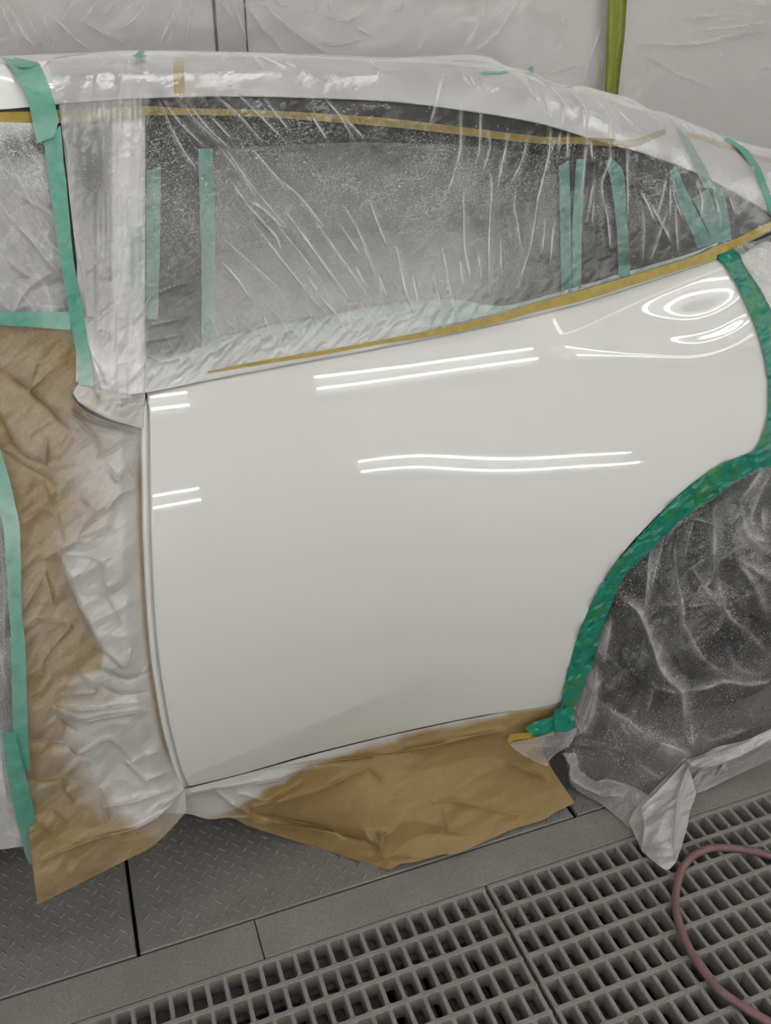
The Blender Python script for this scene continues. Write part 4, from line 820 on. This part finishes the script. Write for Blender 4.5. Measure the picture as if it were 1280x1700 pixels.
WF = [(WA((135, 340), (150, 560), (185, 700), (180, 790), (230, 880), (300, 1000), (450, 1100)), .018, 7, .5, 4), (WA((350, 130), (355, 520), (310, 590), (400, 720), (430, 770)), .018, 6, .5, 3.5), (WA((360, 400), (430, 730), (560, 850), (680, 980)), .014, 6, .4, 3), (WA((500, 130), (560, 310), (680, 420)), .018, 7, .5, 6), (WA((480, 430), (600, 500), (680, 570)), .014, 6, .4, 6), (WA((0, 830), (30, 1000), (100, 1120), (180, 1190), (190, 1370)), .018, 7, .55, 5),
      (WA((200, 1190), (340, 1160), (420, 1130), (560, 1150), (680, 1130)), .012, 6, .4, 3), (WA((220, 1330), (245, 1510)), .010, 4, .4, 2), (WA((160, 580), (210, 500), (360, 400)), .008, 4, .25, 3), (WA((60, 690), (180, 690)), .006, 3, .25, 2), (WA((190, 710), (330, 690), (430, 640)), .006, 3, .2, 2), (WA((230, 480), (300, 590)), .008, 4, .35, 2), (WA((20, 1160), (180, 1200)), .006, 4, .3, 3), (WA((180, 1390), (240, 1500)), .006, 3, .3, 2), (WA((400, 760), (390, 820), (340, 880)), .006, 4, .25, 2), (WA((420, 900), (500, 1050), (640, 1090)), .008, 5, .25, 4), (WA((640, 300), (630, 140)), .010, 5, .4, 4), (WA((560, 310), (680, 350)), .010, 5, .4, 6), (WA((480, 440), (590, 590), (660, 760)), .012, 6, .35, 6), (WA((330, 1400), (330, 1460), (560, 1390)), .006, 3, .3, 2), (WA((590, 1380), (560, 1280), (680, 1180)), .006, 4, .2, 2),
      (WB((640, 560), (625, 780), (605, 960)), .016, 6, .5, 3.5), (WB((720, 530), (660, 760), (610, 960)), .012, 5, .35, 3), (WB((490, 880), (580, 950), (640, 1100), (680, 1216)), .014, 6, .5, 4), (WB((830, 460), (900, 460), (1080, 520)), .008, 3, .4, 1.8), (WB((1080, 370), (1150, 530), (1280, 660)), .012, 6, .5, 7), (WB((870, 460), (830, 600), (830, 700)), .010, 5, .35, 4), (WB((970, 350), (980, 500), (975, 740)), .012, 5, .4, 4), (WB((940, 420), (960, 620)), .008, 4, .3, 3), (WB((430, 980), (395, 1216)), .010, 5, .6, 6), (WB((1240, 180), (1110, 370)), .010, 5, .4, 4), (WB((1280, 200), (1180, 420), (1210, 540)), .010, 5, .4, 4),
      (WC_((600, 0), (590, 200), (545, 400), (440, 500)), .012, 7, .60, 11), (WC_((560, 60), (500, 300), (440, 420)), .010, 5, .4, 7), (WC_((600, 260), (780, 370), (920, 470), (1010, 530)), .014, 7, .45, 6), (WC_((1010, 530), (1100, 560), (1240, 620)), .014, 6, .65, 7), (WC_((980, 160), (930, 390)), .008, 4, .35, 2.5), (WC_((350, 600), (430, 680), (440, 780), (600, 850), (760, 900)), .012, 5, .60, 5), (WC_((610, 820), (660, 780), (850, 830), (940, 880)), .010, 4, .4, 3), (WC_((850, 830), (840, 920), (880, 960)), .008, 4, .35, 3), (WC_((840, 610), (920, 700), (1060, 780)), .008, 4, .3, 3), (WC_((860, 660), (940, 810)), .006, 4, .2, 3), (WC_((440, 560), (480, 720), (560, 790)), .008, 5, .35, 6), (WC_((420, 540), (700, 560), (800, 590)), .004, 4, .15, 6)]
h, hz = folds(px, py, WF)
ed = np.minimum(sst(0, .05, np.linspace(0, 1, nv))[:, None]+0*px, 1)
fr = vnoise(px/34, py/40, 91)*.007+facet(px/22, py/26, 92)*.0035+facet(px/9, py/10, 93)*.0012
off = (.6*h+fr)*(.15+.85*ed)
fl = np.exp(-np.abs(vnoise((px+.25*py)/13, (py-.2*px)/95, 97))/.06); fl2 = np.exp(-np.abs(vnoise((px-.6*py)/15, (py+.6*px)/110, 98))/.06)
off = off+(fl+fl2)*.0022*ed
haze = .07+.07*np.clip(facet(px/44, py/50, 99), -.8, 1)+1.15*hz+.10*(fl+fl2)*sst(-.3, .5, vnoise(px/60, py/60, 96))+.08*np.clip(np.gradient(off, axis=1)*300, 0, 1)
o = link('drape', grid_mesh('drape', pts3(P2, D4(px, py)-off), dict(haze=np.clip(haze, .05, .9), speck=(.5+.5*sst(-.3, .4, vnoise(px/45, py/45, 95))))), M['film_wheel'], None)
def attach(o, r): o.parent = r; o.matrix_parent_inverse = Matrix.Translation(-r.location)
attach(o, wf)
def extra(name, rows, ctr, creases, haze0, nu=90, nv=90, amp=.004, seed=1, hs=.5):
    P2 = rows_patch(rows, nu, nv, curve); px, py = P2[..., 0], P2[..., 1]; D = tps(ctr, 1e-4)
    h, hz = folds(px, py, creases); off = h+amp*facet(px/20, py/18, seed)+.3*amp*facet(px/8, py/8, seed+1)
    Y = D(px, py)-off; P = pts3(P2, Y); P[..., 2] = np.maximum(P[..., 2], .004)
    o = link(name, grid_mesh(name, P, dict(haze=np.clip(haze0+hs*hz, 0, .95), speck=.35*np.ones(px.shape))), M['film_wheel']); attach(o, wf); return o
gz = lambda x, y, z: (x, y, float(atZ(x, y, z)[1]))
extra('tail', [[(1134, 1260), (1140, 1262), (1156, 1316)], [(1090, 1306), (1120, 1310), (1152, 1330)], [(1052, 1346), (1100, 1360), (1146, 1345)], [(1044, 1364), (1090, 1385), (1140, 1376)], [(1056, 1392), (1095, 1405), (1131, 1408)], [(1066, 1414), (1105, 1444), (1122, 1432)]],
      [gz(1138, 1262, .05), gz(1156, 1316, .03), gz(1052, 1346, .035), gz(1146, 1345, .03), gz(1044, 1364, .02), gz(1105, 1443, .008), gz(1066, 1413, .01), gz(1122, 1432, .012), gz(1100, 1360, .06), gz(1092, 1405, .045)],
      [(WD((700, 270), (560, 420), (420, 560)), .010, 4, .2, 3), (WD((720, 300), (660, 500), (640, 760)), .010, 4, .2, 3), (WD((700, 400), (680, 480), (560, 560)), .006, 3, .15, 3), (WD((420, 580), (440, 680), (420, 850)), .008, 5, -.35, 10), (WD((640, 700), (640, 900)), .006, 3, .2, 2), (WD((500, 900), (620, 880)), .005, 4, -.2, 8)], .62, seed=101, amp=.003)
extra('hem', [[(1138, 1262), (1165, 1252), (1190, 1240), (1240, 1228), (1310, 1196)], [(1152, 1274), (1180, 1272), (1222, 1258), (1262, 1238), (1310, 1212)]],
      [gz(1138, 1262, .06), gz(1190, 1240, .10), gz(1240, 1222, .12), gz(1310, 1200, .12), gz(1160, 1280, .06), gz(1225, 1258, .10), gz(1310, 1214, .12)], [(WD((760, 250), (1000, 180), (1140, 120)), .008, 4, .1, 3)], .72, 100, 30, .004, 103)
extra('hem', [[(1140, 1266), (1180, 1270), (1222, 1258), (1262, 1238), (1310, 1212)], [(1145, 1300), (1160, 1316), (1212, 1292), (1260, 1270), (1310, 1246)]],
      [gz(1138, 1262, .05), gz(1310, 1212, .10), gz(1222, 1258, .08), gz(1158, 1316, .01), gz(1216, 1291, .01), gz(1310, 1248, .01)], [(WD((900, 390), (960, 280)), .008, 3, .3, 2), (WD((960, 300), (1010, 360)), .006, 3, .3, 2), (WD((740, 410), (800, 330)), .008, 3, .3, 2)], .42, 100, 40, .004, 105)
extra('hem', [[(845, 1232), (858, 1231), (890, 1224), (925, 1214), (950, 1205)], [(850, 1240), (870, 1246), (905, 1243), (935, 1232), (958, 1215)], [(868, 1254), (890, 1264), (905, 1268), (925, 1250), (945, 1240)], [(892, 1266), (900, 1269), (909, 1272), (914, 1256), (930, 1246)]],
      [(845, 1232, 1.165), (950, 1205, 1.165), (880, 1245, 1.14), (909, 1272, 1.13), (935, 1240, 1.14), (900, 1228, 1.15)], [(WC_((40, 530), (150, 520), (330, 460)), .006, 3, .2, 2), (WC_((30, 560), (150, 640), (280, 690)), .005, 3, .3, 1.5), (WC_((180, 560), (300, 560)), .004, 3, .2, 3)], .24, 60, 40, .003, 107)

extra('hem', [[(955, 1250), (960, 1268), (964, 1282), (978, 1292), (990, 1297), (1005, 1294), (1030, 1300), (1052, 1307), (1080, 1322)], [(932, 1250), (947, 1268), (944, 1288), (950, 1305), (966, 1317), (980, 1325), (1005, 1340), (1026, 1358), (1047, 1377)]],
      [(932, 1250, 1.15), (955, 1250, 1.14), (944, 1288, 1.135), (964, 1282, 1.115), gz(980, 1325, .012), gz(1005, 1340, .008), gz(1047, 1377, .006), gz(1005, 1294, .07), gz(1052, 1307, .06), gz(1080, 1322, .06)],
      [(WC_((420, 690), (440, 780), (600, 870), (700, 890)), .006, 3, .3, 2.5), (WC_((610, 820), (660, 780), (850, 830), (940, 880)), .006, 3, .35, 2.5), (WC_((850, 830), (840, 920), (880, 980)), .005, 3, .3, 2.5), (WC_((660, 880), (760, 885)), .004, 3, .2, 2)], .30, 110, 40, .003, 109)

# ================================================================ HOSE
hp = curve([(1560, 1560), (1420, 1478), (1330, 1440), (1290, 1424), (1250, 1413), (1215, 1408), (1180, 1408), (1150, 1421), (1131, 1445), (1123, 1475), (1122, 1505), (1128, 1535), (1142, 1570), (1165, 1608), (1195, 1644), (1235, 1672), (1290, 1704), (1380, 1752), (1560, 1840)], 140)
P = atZ(hp[:, 0], hp[:, 1], np.full(140, .0095)); V, F = tube(P, .0078, 16)
tag(link('hose', mesh('hose', V, F, True), M['hose']), 'dull pink rubber hose looped on the grey grating, bottom right', 'hose')

# ================================================================ FILM SHEETS ON THE BACK WALL
def wallsheet(name, x0, x1, y0, y1, lines, label, haze0, seed, off=.03):
    xs = np.linspace(x0, x1, int((x1-x0)/1.9)); ys = np.linspace(y0, y1, int((y1-y0)/1.9)); px, py = np.meshgrid(xs, ys)
    h, hz = folds(px, py, lines)
    n = .006*vnoise(px/90, py/80, seed)+.003*facet(px/50, py/44, seed+1)+.0006*facet(px/14, py/13, seed+2)
    P = atY(px, py, YB-off-h-n); P[..., 2] = np.clip(P[..., 2], .5, ZC-.01)
    o = link(name, grid_mesh(name, P, dict(haze=np.clip(haze0+.6*hz, 0, .8), speck=np.zeros(px.shape))), M['film_wall']); tag(o, label, 'wall film'); return o
TA = lambda *p: z2((0, 0), 2, *p); TB = lambda *p: z2((640, 0), 2, *p)
wl = [TA((20, 0), (75, 110), (130, 175)), TA((70, 0), (120, 110), (150, 170)), TA((130, 20), (180, 165)), TA((160, 40), (250, 130), (300, 165)), TA((0, 0), (60, 160)), TA((590, 0), (560, 90), (525, 162)), TA((640, 0), (620, 162)), TA((600, 10), (560, 150)), TA((740, 0), (770, 60)), TA((770, 0), (820, 140)), TA((820, 20), (890, 110), (940, 170)), TA((860, 0), (960, 90), (1080, 175)), TA((270, 70), (340, 110), (410, 145)), TA((290, 80), (410, 130)), TA((380, 10), (350, 40)), TA((1080, 50), (1150, 70), (1190, 50)), TA((1060, 140), (1120, 150), (1190, 130)), TA((900, 0), (960, 20)), TA((1090, 0), (1100, 40)), TA((480, 0), (450, 60), (400, 100)), TA((330, 0), (280, 70)), TA((240, 0), (200, 80)), TA((1180, 90), (1240, 120)), TA((1000, 40), (1060, 20)),
      TB((440, 0), (380, 100), (300, 170)), TB((400, 20), (340, 90)), TB((330, 40), (260, 170)), TB((740, 40), (700, 140), (655, 280)), TB((735, 80), (720, 200), (705, 290)), TB((580, 60), (600, 100)), TB((140, 120), (110, 170)), TB((30, 40), (60, 10))]
wallsheet('wall_film', -320, 1012, -300, 420, [(l, .004, 3, 1.0, 1.5) for l in wl], 'wide clear film hung on the back wall behind the roof, left of the lime strip', .10, 111)
wr_ = [TB((1060, 100), (1180, 90), (1280, 70)), TB((1080, 130), (1200, 110), (1280, 95)), TB((840, 145), (1000, 150), (1140, 130)), TB((1120, 180), (1115, 190)), TB((1240, 222), (1280, 224)), TB((1190, 0), (1250, 15), (1280, 10)), TB((860, 180), (960, 240), (1080, 290)), TB((1000, 60), (1120, 50))]
wallsheet('wall_film', 1036, 1600, -300, 560, [(l, .007, 4, .6, 1.6) for l in wr_], 'smooth grey film on the back wall, right of the lime strip', .10, 121)
A = curve([(1024, -300), (1010, 0), (1007, 60), (1004, 160), (992, 420)], 60); B = curve([(1064, -300), (1041, 0), (1037, 60), (1026, 160), (1006, 420)], 60)
u = np.linspace(0, 1, 12)[None, :, None]; P2 = A[:, None]*(1-u)+B[:, None]*u
o = sheet('lime_tape', P2, YB-.06-.012*np.sin(u[..., 0]*7)+.004*vnoise(P2[..., 0]/9, P2[..., 1]/30, 5), M['lime'], None, dict(spray=np.zeros(P2.shape[:2]))); tag(o, 'upright lime green tape strip on the back wall joining two films', 'tape')
